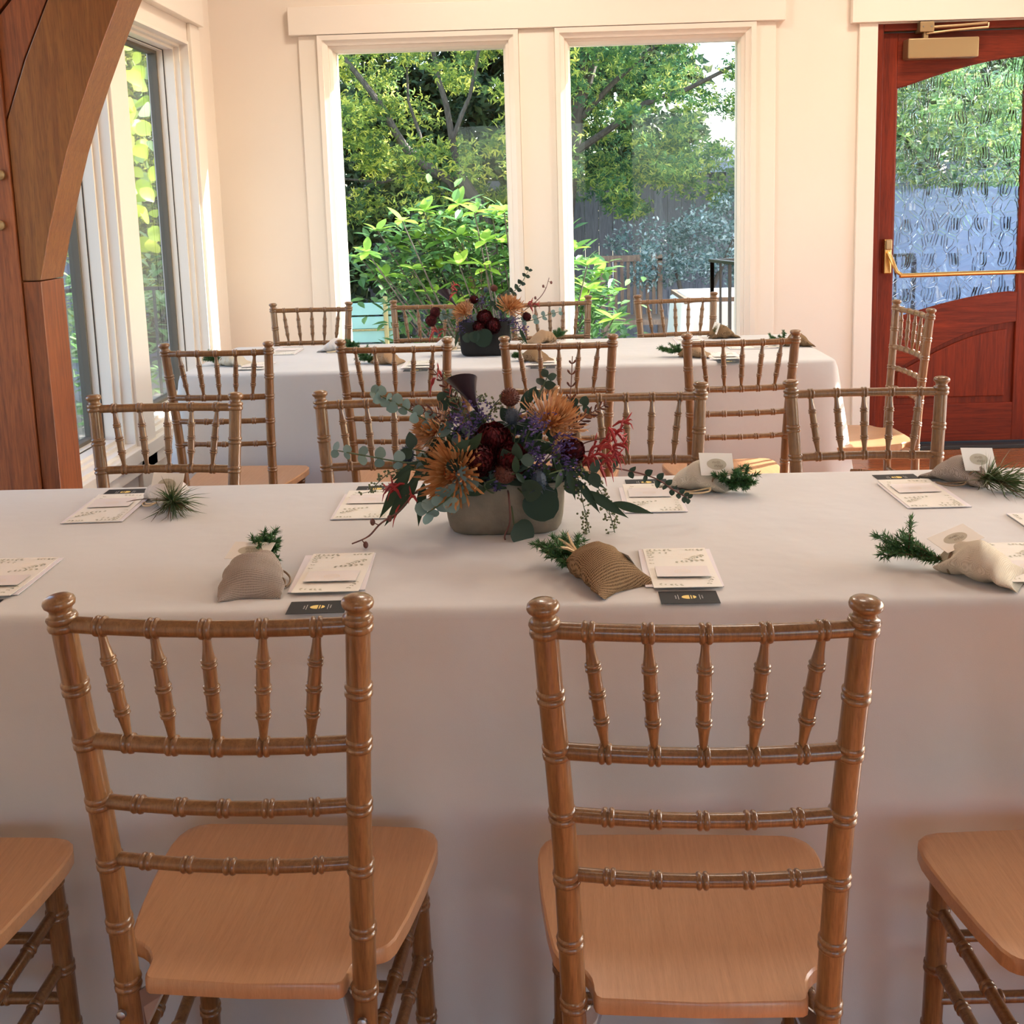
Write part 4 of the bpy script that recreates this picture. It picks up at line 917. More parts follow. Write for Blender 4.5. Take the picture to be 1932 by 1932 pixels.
        for k in range(n):
            t_ = i0+(len(c)-1-i0)*k/max(1, n-1); i = min(int(t_), len(c)-2); p = c[i]+(c[i+1]-c[i])*(t_-i); d = (c[i+1]-c[i]).normalized()
            for sd in (-1, 1):
                o = d.cross(Vector((rr.gauss(0, .35), -1, rr.gauss(0, .35)))).normalized()*sd
                v = (d*rr.uniform(.25, .6)+o*side+Vector((0, rr.gauss(0, .25), rise*rr.uniform(-.5, 1)))).normalized()
                z_ = sc*(1-taper*k/max(1, n-1))*rr.uniform(.85, 1.15)
                m4 = orient(p-b_, v, facing or (rr.gauss(0, .4), -1, rr.gauss(.3, .4)), z_)
                tip = (Matrix.Translation(b_) @ m4) @ Vector((0, LM[kind].vertices[-2].co.y, LM[kind].vertices[-2].co.z))
                if tip.z < ZT+.003: m4 = orient(p-b_, Vector((v.x, v.y, max(.05, v.z+.8))), (0, -.3, 1), z_)
                meshobj('leaf', LM[kind], e, M=m4)
    def bigleaf(s, px, py, dy, to, kind, sc, label, facing=(0, -1, .25), name='leaf_sprig'):
        p = s.Q(px, py, dy); q = s.Q(*to); b_ = s.root(p); e = s.thing(name, b_, label, 'foliage'); s.stem(e, b_, p, .0014)
        ln = LM[kind].vertices[-2].co.y; meshobj('leaf', LM[kind], e, M=orient(p-b_, q-p, facing, (q-p).length/ln*sc))
    def berries(s, pts, n, label, spread=.012):
        P_ = s.path(pts); P_ = [s.root(P_[0])]+P_; c = s.smooth(P_, 20); b_ = c[0]; e = s.thing('berry_spray', b_, label, 'foliage'); rr = s.rr
        st = MB(); st.tube([q-b_ for q in c], .0009, 5); mb = MB()
        for k in range(n):
            t_ = 8+(len(c)-9.01)*k/n; i = int(t_); p = c[i]+(c[i+1]-c[i])*(t_-i); v = Vector((rr.gauss(0, 1), rr.gauss(0, .6), rr.gauss(0, .8))).normalized(); l = spread*rr.uniform(.5, 1.2); q = p+v*l
            if q.z < ZT+.004: q.z = ZT+.004
            st.tube([p-b_, (p+v*l*.5)-b_, q-b_], .0005, 4)
            for w in range(3):
                c2 = q-b_+Vector((rr.gauss(0, .003), rr.gauss(0, .003), rr.gauss(0, .003))); mb.ball(c2, .0022, 6, 4)
        st.build('twig', M['stem'], e); mb.build('seeds', M['seed'], e)
    def croco(s, pts, n, label, ln=.018):
        P_ = s.path(pts); P_ = [s.root(P_[0])]+P_; c = s.smooth(P_, 26); b_ = c[0]; e = s.thing('crocosmia_stem', b_, label, 'flower'); rr = s.rr
        MB().tube([q-b_ for q in c], .0010, 5).build('stem', M['redstem'], e); mb = MB()
        for k in range(n):
            t_ = 10+(len(c)-11.01)*k/n; i = int(t_); p = c[i]+(c[i+1]-c[i])*(t_-i); d = (c[i+1]-c[i]).normalized()
            for sd in (-1, 1):
                o = d.cross(Vector((0, -1, .2))).normalized()*sd; v = (o+d*.8).normalized(); l = ln*(1-.55*k/n)*rr.uniform(.8, 1.2)
                mb.tube([p-b_, p+v*l*.4-b_, p+v*l*.8+d*l*.15-b_, p+v*l+d*l*.25-b_], [.0008, .0018, .0024, .0006], 6)
        mb.build('buds', M['croco'], e)
    def paw(s, px, py, dy, label, n=6, sz=.035):
        p = s.Q(px, py, dy); b_ = s.root(p); e = s.thing('kangaroo_paw', b_, label, 'flower'); rr = s.rr; s.stem(e, b_, p, .0013, M['redstem']); mb = MB()
        for k in range(n):
            a = rr.uniform(-1.2, 1.2); v = Vector((math.copysign(1, p.x-s.o.x)*math.cos(a), rr.gauss(0, .4), math.sin(a))).normalized(); l = sz*rr.uniform(.6, 1.1); o = Vector((0, -.2, -1))
            q0 = p-b_+Vector((rr.gauss(0, .012), rr.gauss(0, .01), rr.gauss(0, .012)))
            mb.tube([q0, q0+v*l*.4+Vector((0, 0, .004)), q0+v*l*.75, q0+v*l+o*l*.25], [.0015, .0030, .0038, .0012], 6)
            for w in (-1, 0, 1): mb.tube([q0+v*l*.8, q0+v*l*1.1+Vector((0, w*.006, w*.008)), q0+v*l*1.2+Vector((0, w*.012, w*.014-.004))], [.0018, .0014, .0004], 5)
        mb.build('blossoms', M['redpaw'], e)
    def twig(s, pts, buds, label):
        P_ = s.path(pts); c = s.smooth([s.root(P_[0])]+P_, 24); b_ = c[0]; e = s.thing('budded_twig', b_, label, 'foliage'); MB().tube([q-b_ for q in c], [.0017]*20+[.0013]*5, 6).build('twig', M['redstem'], e)
        for q in buds:
            q = s.Q(*q); n_ = min(c, key=lambda v: (v-q).length); MB().tube([n_-b_, (n_+q)*.5-b_, q-b_], [.001, .001, .0008], 5).build('side_shoot', M['redstem'], e); MB().ball(q-b_, .0048, 8, 6, (1, 1, 1.4)).build('bud', M['redstem'], e)
def planter(cx, cy, w, d, h, mat, label):
    e = empty('planter', (cx, cy, ZT+.0005), 0, label, 'planter')
    def se(a, W_, D_, n=5.0): c, s = math.cos(a), math.sin(a); return W_/2*math.copysign(abs(c)**(2/n), c), D_/2*math.copysign(abs(s)**(2/n), s)
    prof = [(0, .0), (.80, 0), (.88, .004), (.935, .014), (.965, .030), (.985, h*.55), (1.0, h-.003), (.99, h), (.955, h), (.945, h-.006), (.93, h*.5), (.90, .03), (.0, .03)]
    MB().grid(lambda u, v: Vector((*se(2*math.pi*v, w*prof[int(round(u*12))][0], d*prof[int(round(u*12))][0]), prof[int(round(u*12))][1])), 12, 64, True).build('bowl', mat, e)
    MB().grid(lambda u, v: Vector((*se(2*math.pi*v, w*.93*(1-u), d*.93*(1-u)), h-.018+.006*math.sin(u*9+v*20))), 4, 40, True).build('floral_foam', M['willow'], e)
PX = (-.062, 2.005)
planter(*PX, .226, .135, .098, M['concrete'], 'grey concrete planter overflowing with autumn flowers and eucalyptus')
A = Arr(*PX, 1.0, 'in the grey concrete planter', 'flowers in the grey concrete planter')
A.mum(822, 815, -.01, (-.75, -.35, .5), .060, 'golden bronze chrysanthemum on the post side')
A.mum(1040, 800, .0, (.45, -.35, .8), .073, 'large bronze chrysanthemum beside the red kangaroo paw')
A.mum(858, 893, -.075, (-.45, -.8, .25), .076, 'bronze chrysanthemum drooping over the rim')
A.dahlia(930, 832, -.04, (0, -.6, .8), .036, 'dark red dahlia, topmost of three')
A.dahlia(908, 866, -.075, (-.3, -.8, .5), .033, 'dark red dahlia next to the drooping chrysanthemum')
A.dahlia(962, 868, -.07, (.2, -.8, .5), .034, 'dark red dahlia above the round hanging leaf')
A.dahlia(1078, 852, -.03, (.8, -.4, .4), .026, 'small dark red dahlia below the large chrysanthemum')
A.button(962, 750, .0, .019, 'rust red button flower standing tall')
A.button(953, 893, -.085, .021, 'dark button flower over the rim')
A.calla(888, 752, .01, .062, -.5, 'black calla lily')
ST = ['beside the golden side chrysanthemum', 'behind the calla stem', 'above the dahlia trio', 'on the large chrysanthemum', 'under the large chrysanthemum', 'over the rim below the dahlias', 'above the trailing willow leaves', 'beside the dahlia trio, door side', 'at the rim by the hanging silver eucalyptus', 'by the lowest thistle', 'behind the button flower', 'behind the drooping chrysanthemum']
for q in ((862, 795, -.02, .022), (905, 780, .01, .026), (890, 812, -.03, .02), (1012, 800, -.06, .022), (1062, 838, -.05, .022), (935, 905, -.08, .02), (1068, 882, -.06, .024), (1003, 858, -.05, .026), (860, 930, -.08, .016), (1018, 880, -.07, .025), (985, 820, .03, .03), (905, 870, -.02, .03)): A.statice(*q, label='purple statice sprig '+ST.pop(0))
TH_ = ['under the rust button flower', 'low over the rim', 'at the post-side edge of the flowers']
for q in ((966, 786, -.02, .013), (1017, 905, -.085, .015), (768, 858, -.02, .013)): A.thistle(*q, label='blue sea holly thistle '+TH_.pop(0))
A.foliage([(880, 830, -.02), (800, 790, -.03), (745, 760, -.04), (708, 742, -.05)], 'round', 9, 'silver eucalyptus stem reaching up and out over the chair back', sc=1.0)
A.foliage([(850, 880, -.04), (760, 872, -.05), (690, 860, -.06), (636, 850, -.06)], 'round', 7, 'silver eucalyptus stem reaching sideways to the post', sc=.95, side=1.0)
A.foliage([(900, 890, -.08), (872, 915, -.10), (840, 945, -.11), (805, 968, -.11)], 'round', 8, 'silver eucalyptus stem hanging over the rim', sc=1.15, taper=.2)
A.foliage([(1060, 880, -.02), (1150, 882, -.01), (1230, 900, .0), (1272, 925, .0), (1298, 940, .0)], 'small', 11, 'thin eucalyptus stem arching towards the round fir sprig', sc=.95, mat=M['redstem'])
A.foliage([(960, 800, .03), (1000, 770, .03), (1022, 735, .03), (1032, 712, .03)], 'small', 5, 'pale green leafy sprig behind the rust button flower', sc=1.6)
A.foliage([(950, 850, .06), (880, 800, .07), (850, 770, .08), (840, 750, .08)], 'dollar', 5, 'dark eucalyptus stem at the back', sc=1.0)
A.foliage([(990, 860, .05), (1030, 790, .07), (1070, 770, .08), (1100, 765, .08)], 'dollar', 5, 'dark eucalyptus stem behind the large chrysanthemum', sc=.9)
for a in ((1005, 745, .02, (985, 780, .02)),): pass
A.bigleaf(983, 768, .02, (1005, 738, .02), 'oval', 1.3, 'broad pointed leaf above the button flower', name='willow_leaf')
for x0, y0, x1, y1, dy, nm in ((1085, 885, 1140, 920, -.05, 'uppermost long'), (1090, 905, 1130, 965, -.06, 'steep long'), (1105, 925, 1182, 975, -.06, 'middle long'), (1155, 948, 1228, 968, -.06, 'furthest-reaching long'), (1070, 880, 1085, 940, -.07, 'innermost long')):
    A.bigleaf(x0, y0, dy, (x1, y1, dy-.02), 'willow', 1.05, nm+' willow leaf trailing on the door side,', name='willow_leaf')
for x0, y0, x1, y1, dy, nm in ((790, 870, 740, 905, -.05, 'uppermost'), (775, 885, 715, 975, -.06, 'outermost'), (790, 900, 725, 990, -.065, 'longest'), (800, 910, 788, 990, -.07, 'straight hanging'), (820, 870, 765, 920, -.06, 'second uppermost'), (850, 860, 800, 900, -.06, 'innermost')):
    A.bigleaf(x0, y0, dy, (x1, y1, dy-.02), 'willow', 1.05, nm+' willow leaf trailing on the post side,', name='willow_leaf')
A.bigleaf(1000, 925, -.085, (1045, 978, -.095), 'big', 1.0, 'large round dark leaf against the bowl', name='round_leaf')
A.bigleaf(970, 990, -.09, (1012, 1030, -.085), 'big', .85, 'round leaf touching the cloth before the bowl', facing=(0, -.8, .6), name='round_leaf')
A.bigleaf(985, 930, -.09, (1020, 920, -.11), 'dollar', 1.0, 'small pale leaf on the rim', name='round_leaf')
A.bigleaf(900, 835, -.09, (850, 850, -.1), 'oval', 1.0, 'large grey leaf beside the dahlias', name='round_leaf')
A.bigleaf(885, 850, -.09, (908, 818, -.1), 'oval', 1.0, 'dark leaf above the drooping chrysanthemum', name='round_leaf')
A.twig([(960, 935, -.085), (962, 985, -.09), (952, 1015, -.085), (968, 1040, -.08)], [], 'thin red twig crossing the bowl down to the cloth')
A.berries([(890, 830, .02), (868, 760, .02), (850, 705, .02)], 26, 'seeded eucalyptus spray beside the black calla')
A.berries([(1080, 890, -.05), (1100, 950, -.06), (1112, 1005, -.06)], 28, 'seeded eucalyptus spray hanging nearest the bowl')
A.berries([(1080, 880, -.05), (1135, 930, -.05), (1160, 1005, -.06)], 34, 'seeded eucalyptus spray hanging furthest out')
A.berries([(800, 890, -.03), (740, 890, -.03), (695, 930, -.03)], 24, 'seeded eucalyptus spray over the post-side cards')
A.berries([(940, 830, .0), (925, 780, .0), (945, 750, .0)], 16, 'seeded spray behind the button flower')
A.berries([(940, 830, .03), (900, 760, .03), (912, 745, .03)], 14, 'seeded spray beside the calla throat')
A.croco([(880, 800, .03), (850, 740, .03), (812, 690, .03)], 9, 'crocosmia bud stem leaning towards the post')
A.croco([(1040, 840, .04), (1072, 770, .04), (1080, 672, .04)], 9, 'tall crocosmia bud stem')
A.croco([(1060, 830, .0), (1100, 790, .0), (1145, 762, .0)], 10, 'crocosmia bud stem leaning towards the door')
A.croco([(860, 800, -.02), (800, 775, -.02), (772, 768, -.02)], 7, 'dark crocosmia tip below the silver eucalyptus')
A.paw(1125, 850, -.03, 'red kangaroo paw spray', 10, .045); A.paw(1150, 825, -.03, 'red kangaroo paw tip', 6, .04)
A.paw(765, 935, -.07, 'red kangaroo paw cluster low over the cards', 7, .03); A.paw(1105, 870, -.04, 'red kangaroo paw near the thin eucalyptus', 4, .03)
A.paw(845, 712, .02, 'small red kangaroo paw blossom high up', 3, .018)
A.twig([(800, 920, -.06), (752, 965, -.09), (718, 988, -.11), (695, 1012, -.12), (664, 1026, -.12)], [(703, 985, -.11), (690, 1028, -.12), (735, 978, -.10)], 'brown budded twig reaching down to the cloth')
for i, (x, y, dy) in enumerate(((900, 905, -.06), (930, 930, -.07), (985, 900, -.07), (1040, 905, -.06), (1075, 900, -.03), (835, 900, -.04), (810, 880, -.02), (1000, 925, -.05), (870, 850, .0), (1050, 850, .02), (960, 830, .03), (920, 850, .04), (1010, 840, .05), (850, 840, .05))):
    A.foliage([(x, y, dy), (x+R.uniform(-25, 25), y-18, dy-.012), (x+R.uniform(-45, 45), y-R.uniform(0, 40), dy-.03)], 'oval' if i % 2 else 'small', 4, 'dark green filler sprig tucked among the flowers', name='filler_sprig', sc=.5 if i % 2 else 1.9, taper=.2)
# far arrangement
PX2 = (-.196, 4.345)
planter(*PX2, .205, .13, .138, M['charcoal'], 'black planter with autumn flowers on the window-side table')
B = Arr(*PX2, 1.0, 'in the black planter', 'flowers in the black planter')
B.mum(876, 590, -.03, (-.5, -.5, .6), .055, 'bronze chrysanthemum next to the black calla')
B.mum(962, 582, -.03, (.35, -.5, .8), .066, 'bronze chrysanthemum on the door side')
B.dahlia(815, 605, -.02, (-.9, -.3, .2), .026, 'dark red dahlia facing the side windows'); B.dahlia(822, 590, -.01, (-.9, -.2, .4), .024, 'dark red dahlia above its neighbour')
B.dahlia(915, 600, -.05, (0, -.8, .5), .034, 'dark red dahlia, uppermost in the middle'); B.dahlia(930, 615, -.06, (.2, -.8, .4), .034, 'dark red dahlia over the rim'); B.dahlia(905, 618, -.06, (-.2, -.8, .4), .03, 'dark red dahlia beside the hanging leaf')
B.dahlia(993, 598, -.02, (.8, -.4, .3), .020, 'small dark dahlia on the door side'); B.dahlia(894, 566, .0, (0, -.5, .8), .020, 'dark dahlia behind the calla')
B.button(932, 544, .0, .015, 'rust button flower standing tall'); B.thistle(917, 547, .0, .009)
B.calla(850, 566, -.01, .058, -.9, 'black calla lily leaning away from the door')
SB = ['under the calla-side chrysanthemum', 'under the door-side chrysanthemum', 'at the top', 'between the chrysanthemums', 'behind the calla-side chrysanthemum', 'furthest towards the door']
for q in ((870, 618, -.05, .03), (970, 612, -.05, .03), (910, 570, .0, .025), (945, 600, -.02, .03), (885, 605, -.04, .025), (985, 620, -.03, .025)): B.statice(*q, label='purple statice sprig '+SB.pop(0))
B.foliage([(930, 580, .0), (958, 558, .0), (980, 540, .0), (997, 510, .0)], 'small', 8, 'eucalyptus stem rising towards the window pier', sc=1.5, side=1.0)
B.foliage([(960, 610, -.02), (1000, 605, -.03), (1030, 595, -.03), (1056, 588, -.03)], 'round', 6, 'grey eucalyptus stem reaching to the door side', sc=.95)
B.foliage([(890, 600, .02), (850, 592, .02), (835, 595, .02)], 'round', 5, 'silver eucalyptus beside the dark red dahlias', sc=1.1)
B.bigleaf(908, 620, -.085, (914, 654, -.09), 'big', 1.05, 'round green leaf hanging over the bowl', name='round_leaf')
B.bigleaf(895, 625, -.085, (895, 645, -.09), 'dollar', 1.1, 'smaller round leaf hanging over the bowl', name='round_leaf')
B.bigleaf(878, 630, -.08, (884, 648, -.09), 'dollar', .9, 'grey leaf at the corner of the bowl', name='round_leaf')
B.bigleaf(865, 625, -.05, (858, 655, -.07), 'willow', 1.0, 'willow leaf trailing', name='willow_leaf'); B.bigleaf(980, 620, -.05, (995, 650, -.07), 'willow', 1.0, 'willow leaf trailing on the door side', name='willow_leaf')
B.berries([(870, 625, -.03), (850, 640, -.04), (838, 670, -.05)], 24, 'seeded eucalyptus hanging away from the door'); B.berries([(960, 625, -.03), (985, 640, -.04), (990, 650, -.04)], 18, 'seeded eucalyptus hanging towards the door')
B.croco([(915, 590, .01), (909, 550, .01), (908, 505, .01)], 6, 'tall crocosmia bud stem'); B.croco([(900, 590, .02), (893, 540, .02), (886, 520, .02)], 5, 'crocosmia stem with pods')
B.twig([(970, 600, -.02), (1010, 570, -.02), (1028, 548, -.02), (1036, 524, -.02)], [(1025, 540, -.02), (1040, 533, -.02), (1010, 562, -.02)], 'red budded twig reaching up towards the pier')
B.twig([(850, 618, -.03), (820, 622, -.03), (795, 618, -.03), (783, 625, -.03)], [(790, 632, -.03), (808, 630, -.03)], 'dark budded twig reaching away from the door')
B.paw(866, 552, .0, 'red kangaroo paw standing by the calla', 4, .03); B.paw(828, 625, -.03, 'red kangaroo paw low beside the dark red dahlias', 6, .03); B.paw(1000, 575, -.02, 'red kangaroo paw on the door side', 4, .03)
# ================================================================== garden outside
M['ground'] = plain('patio_stone', (.34, .33, .33), .85, var=.2, scale=1.5, bump=.2, bscale=30)
M['fence'] = wood('weathered_fence', (.30, .31, .38), (.19, .19, .24), (6, 6, .5), 4, .8, 0)
M['sidefence'] = wood('pale_side_fence', (.62, .55, .53), (.46, .40, .39), (6, 6, .5), 4, .8, 0)
M['teal'] = plain('teal_paint', (.30, .56, .53), .6, var=.12, scale=4)
M['bamboo'] = wood('bamboo', (.45, .38, .17), (.33, .27, .11), (8, 8, .6), 4, .5, 0)
M['gwood'] = wood('garden_teak', (.24, .17, .12), (.13, .09, .07), (6, 6, .6), 5, .7, 0)
M['bark'] = wood('grey_bark', (.14, .125, .11), (.05, .043, .038), (4, 4, 1.2), 6, .9, 0)
M['maple'] = leafmat('maple_leaves', [(.05, .12, .045), (.12, .23, .06), (.32, .43, .07), (.78, .76, .14)], .55, .5)
M['maple2'] = leafmat('maple_leaves_green', [(.035, .12, .065), (.08, .21, .085), (.20, .38, .10), (.58, .64, .14)], .55, .5)
M['backleaf'] = leafmat('dark_conifer', [(.02, .05, .025), (.05, .09, .035), (.12, .17, .05)], .35, .5)
M['ceano'] = leafmat('blue_grey_bush', [(.06, .13, .12), (.16, .28, .27), (.48, .60, .62)], .3, .5)
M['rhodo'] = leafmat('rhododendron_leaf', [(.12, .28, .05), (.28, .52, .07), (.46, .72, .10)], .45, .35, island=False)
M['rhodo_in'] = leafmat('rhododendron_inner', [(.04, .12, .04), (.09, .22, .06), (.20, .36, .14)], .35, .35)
M['vine'] = leafmat('vine_leaf', [(.42, .60, .06), (.66, .74, .08), (.40, .62, .30)], .45, .4, island=False)
M['laurel'] = leafmat('laurel_leaf', [(.10, .26, .08), (.22, .44, .14), (.5, .68, .38)], .4, .3)
M['bluewall'] = plain('pale_blue_stucco', (.17, .225, .33), .9, var=.12, scale=2, bump=.2, bscale=60)
M['roof'] = plain('slate_roof', (.03, .04, .065), .9, var=.2, scale=6)
M['fascia'] = plain('blue_white_fascia', (.42, .52, .68), .7)
rng = np.random.default_rng(11)
struct(MB().box(-14, YB+.17, -.2, 16, 26, -.06).build('ground_patio', M['ground'], smooth=False))
struct(MB().box(-14, -6, -.2, XL-.21, YB+.17, -.06).build('ground_side', M['ground'], smooth=False))
struct(MB().box(XR+.17, -6, -.2, 16, YB+.17, -.06).build('ground_right', M['ground'], smooth=False))
def leafcloud(centers, radii, per, size, lobes, mat, name, parent, up=.5, flat=1.0, loc=None):
    """many small leaves scattered in ellipsoid clusters; every leaf is real geometry"""
    c = np.repeat(np.array(centers), per, 0); r = np.repeat(np.array(radii).reshape(len(centers), -1), per, 0); n = len(c)
    p = rng.normal(size=(n, 3)); p /= np.linalg.norm(p, axis=1, keepdims=True); p *= rng.random((n, 1))**.45; p[:, 2] *= flat
    c = c+p*r
    nrm = rng.normal(size=(n, 3))*.7+np.array([.15, -.1, up]); nrm /= np.linalg.norm(nrm, axis=1, keepdims=True)
    a = np.cross(nrm, rng.normal(size=(n, 3))); a /= np.linalg.norm(a, axis=1, keepdims=True); b_ = np.cross(nrm, a)
    s = size*rng.uniform(.6, 1.25, (n, 1)); V = []; 
    for k in range(lobes):
        th = (k-(lobes-1)/2)*1.0; d = a*math.cos(th)+b_*math.sin(th); e = -a*math.sin(th)+b_*math.cos(th); l = s*(1.0 if abs(th) < .1 else .8); w = s*(.30 if lobes > 1 else .52)
        V += [c, c+d*l*.45+e*w*.5+nrm*s*.05, c+d*l-nrm*s*.12, c+d*l*.45-e*w*.5+nrm*s*.05]
    V = np.stack(V, 1)                                            # n, 4*lobes, 3
    if lobes > 1:                                                 # share the base point so one leaf is one island
        idx = np.arange(4*lobes).reshape(lobes, 4); idx[:, 0] = 0
    else: idx = np.arange(4).reshape(1, 4)
    F = (np.arange(n)[:, None, None]*4*lobes+idx[None]).reshape(-1, 4)
    o = meshobj(name, npmesh(name, V.reshape(-1, 3)-(np.array(loc) if loc is not None else 0), F, mat), parent); o['kind'] = 'stuff'; return o
def limb(pts, r0, r1, name, parent, mat, loc=(0, 0, 0)):
    n = len(pts); return MB().tube([Vector(p)-Vector(loc) for p in pts], [r0+(r1-r0)*k/(n-1) for k in range(n)], 8).build(name, mat, parent)
# ---- fence: each board its own piece
fz = empty('garden_fence', (0, 11.2, 0), 0, 'weathered grey-blue board fence behind the garden bushes', 'fence')
bm = [MB().box(-.068, -.011, -.06, .068, .011, h).mesh('board', M['fence'], False) for h in (1.53, 1.56, 1.50)]
for k in range(96): meshobj('board', bm[k % 3], fz, (-6.8+k*.14, R.uniform(-.004, .004), 0))
for k in range(7): MB().box(-6.8+k*2.2, .012, -.06, -6.7+k*2.2, .10, 1.62).build('post', M['fence'], fz, smooth=False)
for z in (.3, .9, 1.35): MB().box(-6.8, .012, z, 6.6, .05, z+.09).build('rail', M['fence'], fz, smooth=False)
sf = empty('side_fence', (-4.3, 6, 0), 0, 'dark board fence beyond the side windows', 'fence')
bm2 = [MB().box(-.068, -.011, -.06, .068, .011, h).mesh('board', M['sidefence'], False) for h in (1.83, 1.86, 1.80)]
for k in range(34): 
    o = meshobj('board', bm2[k % 3], sf, (R.uniform(-.004, .004), -2.6+k*.14, 0)); o.rotation_euler.z = math.pi/2
MB().box(-.06, -2.7, .9, -.012, 2.2, .99).build('rail', M['fence'], sf, smooth=False)
# ---- maple trees
t1 = empty('maple_tree', (-.25, 9.6, 0), 0, 'yellow-green maple tree with forked pale trunk behind the rhododendron', 'tree'); l1 = (-.25, 9.6, 0)
limb([(-.22, 9.6, -.06), (-.28, 9.58, .6), (-.40, 9.55, 1.15), (-.50, 9.5, 1.41), (-.62, 9.5, 1.6)], .085, .05, 'trunk', t1, M['bark'], l1)
limb([(-.60, 9.5, 1.56), (-.632, 9.5, 1.73), (-.66, 9.45, 1.95), (-.69, 9.45, 2.17), (-.75, 9.4, 2.4), (-.80, 9.4, 2.75), (-.84, 9.4, 3.3)], .036, .014, 'branch', t1, M['bark'], l1)
limb([(-.645, 9.45, 1.90), (-.56, 9.45, 2.10), (-.49, 9.45, 2.24), (-.40, 9.4, 2.6), (-.3, 9.4, 3.1)], .022, .01, 'branch', t1, M['bark'], l1)
limb([(-.40, 9.62, 1.12), (-.70, 9.6, 1.55), (-.905, 9.6, 1.69), (-1.06, 9.55, 1.83), (-1.144, 9.55, 1.97), (-1.247, 9.5, 2.19), (-1.40, 9.5, 2.4), (-1.7, 9.4, 2.8)], .05, .02, 'branch', t1, M['bark'], l1)
limb([(-.74, 9.6, 1.58), (-1.0, 9.7, 1.62), (-1.3, 9.7, 1.55), (-1.7, 9.7, 1.6)], .02, .008, 'branch', t1, M['bark'], l1)
limb([(-.905, 9.6, 1.69), (-.95, 9.7, 1.95), (-1.05, 9.8, 2.25), (-1.05, 9.8, 2.6)], .02, .008, 'branch', t1, M['bark'], l1)
def clusters(n, x0, x1, y0, y1, z0, z1, r0, r1, keep=None):
    C_, R_ = [], []
    while len(C_) < n:
        p = (R.uniform(x0, x1), R.uniform(y0, y1), R.uniform(z0, z1))
        if keep and not keep(*p): continue
        C_.append(p); R_.append(R.uniform(r0, r1))
    return C_, R_
c, r = clusters(330, -4.2, .3, 8.6, 10.8, .45, 4.4, .16, .34, lambda x, y, z: z > 1.0+.2*math.sin(x*3) or R.random() < .55)
leafcloud(c, r, 120, .060, 3, M['maple'], 'foliage', t1, .6, .55, l1)
t2 = empty('maple_tree', (1.2, 10.2, 0), 0, 'green maple tree with spreading crown in front of the house roof', 'tree'); l2 = (1.2, 10.2, 0)
limb([(.25, 9.9, -.06), (.3, 9.9, 1.2), (.42, 9.9, 2.1), (.55, 9.9, 2.5), (.8, 9.9, 3.2)], .10, .05, 'trunk', t2, M['bark'], l2)
limb([(.44, 9.9, 2.15), (.50, 9.85, 2.45), (.45, 9.8, 2.9), (.3, 9.8, 3.4)], .04, .015, 'branch', t2, M['bark'], l2)
limb([(.38, 9.85, 1.75), (.7, 9.7, 1.95), (1.0, 9.6, 2.15), (1.35, 9.5, 2.25), (1.9, 9.4, 2.5), (2.5, 9.4, 2.7)], .035, .01, 'branch', t2, M['bark'], l2)
limb([(.40, 9.9, 2.0), (.75, 9.8, 2.35), (1.05, 9.8, 2.6), (1.6, 9.7, 3.0)], .03, .01, 'branch', t2, M['bark'], l2)
def keep2(x, y, z):
    if 1.4 < x < 1.85 and 1.78 < z < 2.05: return False
    if x > .95 and z < 1.5-.25*(x-.95): return False
    if x > 1.45 and z > 2.15 and R.random() < .3: return False
    return z > 1.25+.15*math.sin(x*4)
c, r = clusters(320, .1, 4.3, 8.8, 10.8, 1.1, 4.2, .15, .30, keep2)
leafcloud(c, r, 120, .058, 3, M['maple2'], 'foliage', t2, .6, .55, l2)
# ---- dark trees behind
for i, (x0, x1, y, lab) in enumerate(((-7.5, -3.2, 13.2, 'dark evergreen tree behind the side of the yellow-green maple'), (-3.6, .6, 13.6, 'dark evergreen tree directly behind the yellow-green maple'), (.4, 2.0, 14.2, 'dark evergreen tree behind the spreading green maple'), (3.9, 8.2, 13.0, 'dark evergreen tree behind the blue garden wall'))):
    m = ((x0+x1)/2, y, 0); e = empty('evergreen_tree', m, 0, lab, 'tree', 'dark trees behind the fence')
    limb([(m[0], y, -.06), (m[0]+.05, y, 2), (m[0], y, 5)], .16, .05, 'trunk', e, M['bark'], m)
    c, r = clusters(int(60*(x1-x0)), x0, x1, y-.7, y+.8, .9, 5.2 if i != 2 else 4.6, .22, .45)
    leafcloud(c, r, 190, .145, 1, M['backleaf'], 'foliage', e, .4, .8, m)
us = empty('dark_shrub', (-2.0, 10.4, 0), 0, 'dark green shrub under the yellow-green maple', 'bush'); lu = (-2.0, 10.4, 0)
limb([(-2.0, 10.4, -.06), (-2.0, 10.4, .7)], .03, .02, 'stem', us, M['bark'], lu)
c, r = clusters(110, -3.9, -.05, 10.0, 10.8, .1, 1.5, .18, .3); leafcloud(c, r, 90, .12, 1, M['backleaf'], 'foliage', us, .5, .8, lu)
# ---- bluish bush
cb = empty('ceanothus_bush', (1.35, 9.1, 0), 0, 'blue-green small-leaved bush beside the black railing', 'bush'); lb = (1.35, 9.1, 0)
limb([(1.3, 9.1, -.06), (1.25, 9.05, .5), (1.15, 9, .9)], .03, .012, 'stem', cb, M['bark'], lb); limb([(1.32, 9.1, -.06), (1.5, 9.1, .6), (1.8, 9, 1.3)], .03, .012, 'stem', cb, M['bark'], lb)
c, r = clusters(120, .72, 2.6, 8.7, 9.5, .62, 1.75, .09, .17, lambda x, y, z: z < .98+.42*(x-.72)+.06*math.sin(x*9) and z > .60+.05*math.sin(x*7))
leafcloud(c, r, 120, .040, 1, M['ceano'], 'foliage', cb, .5, .8, lb)
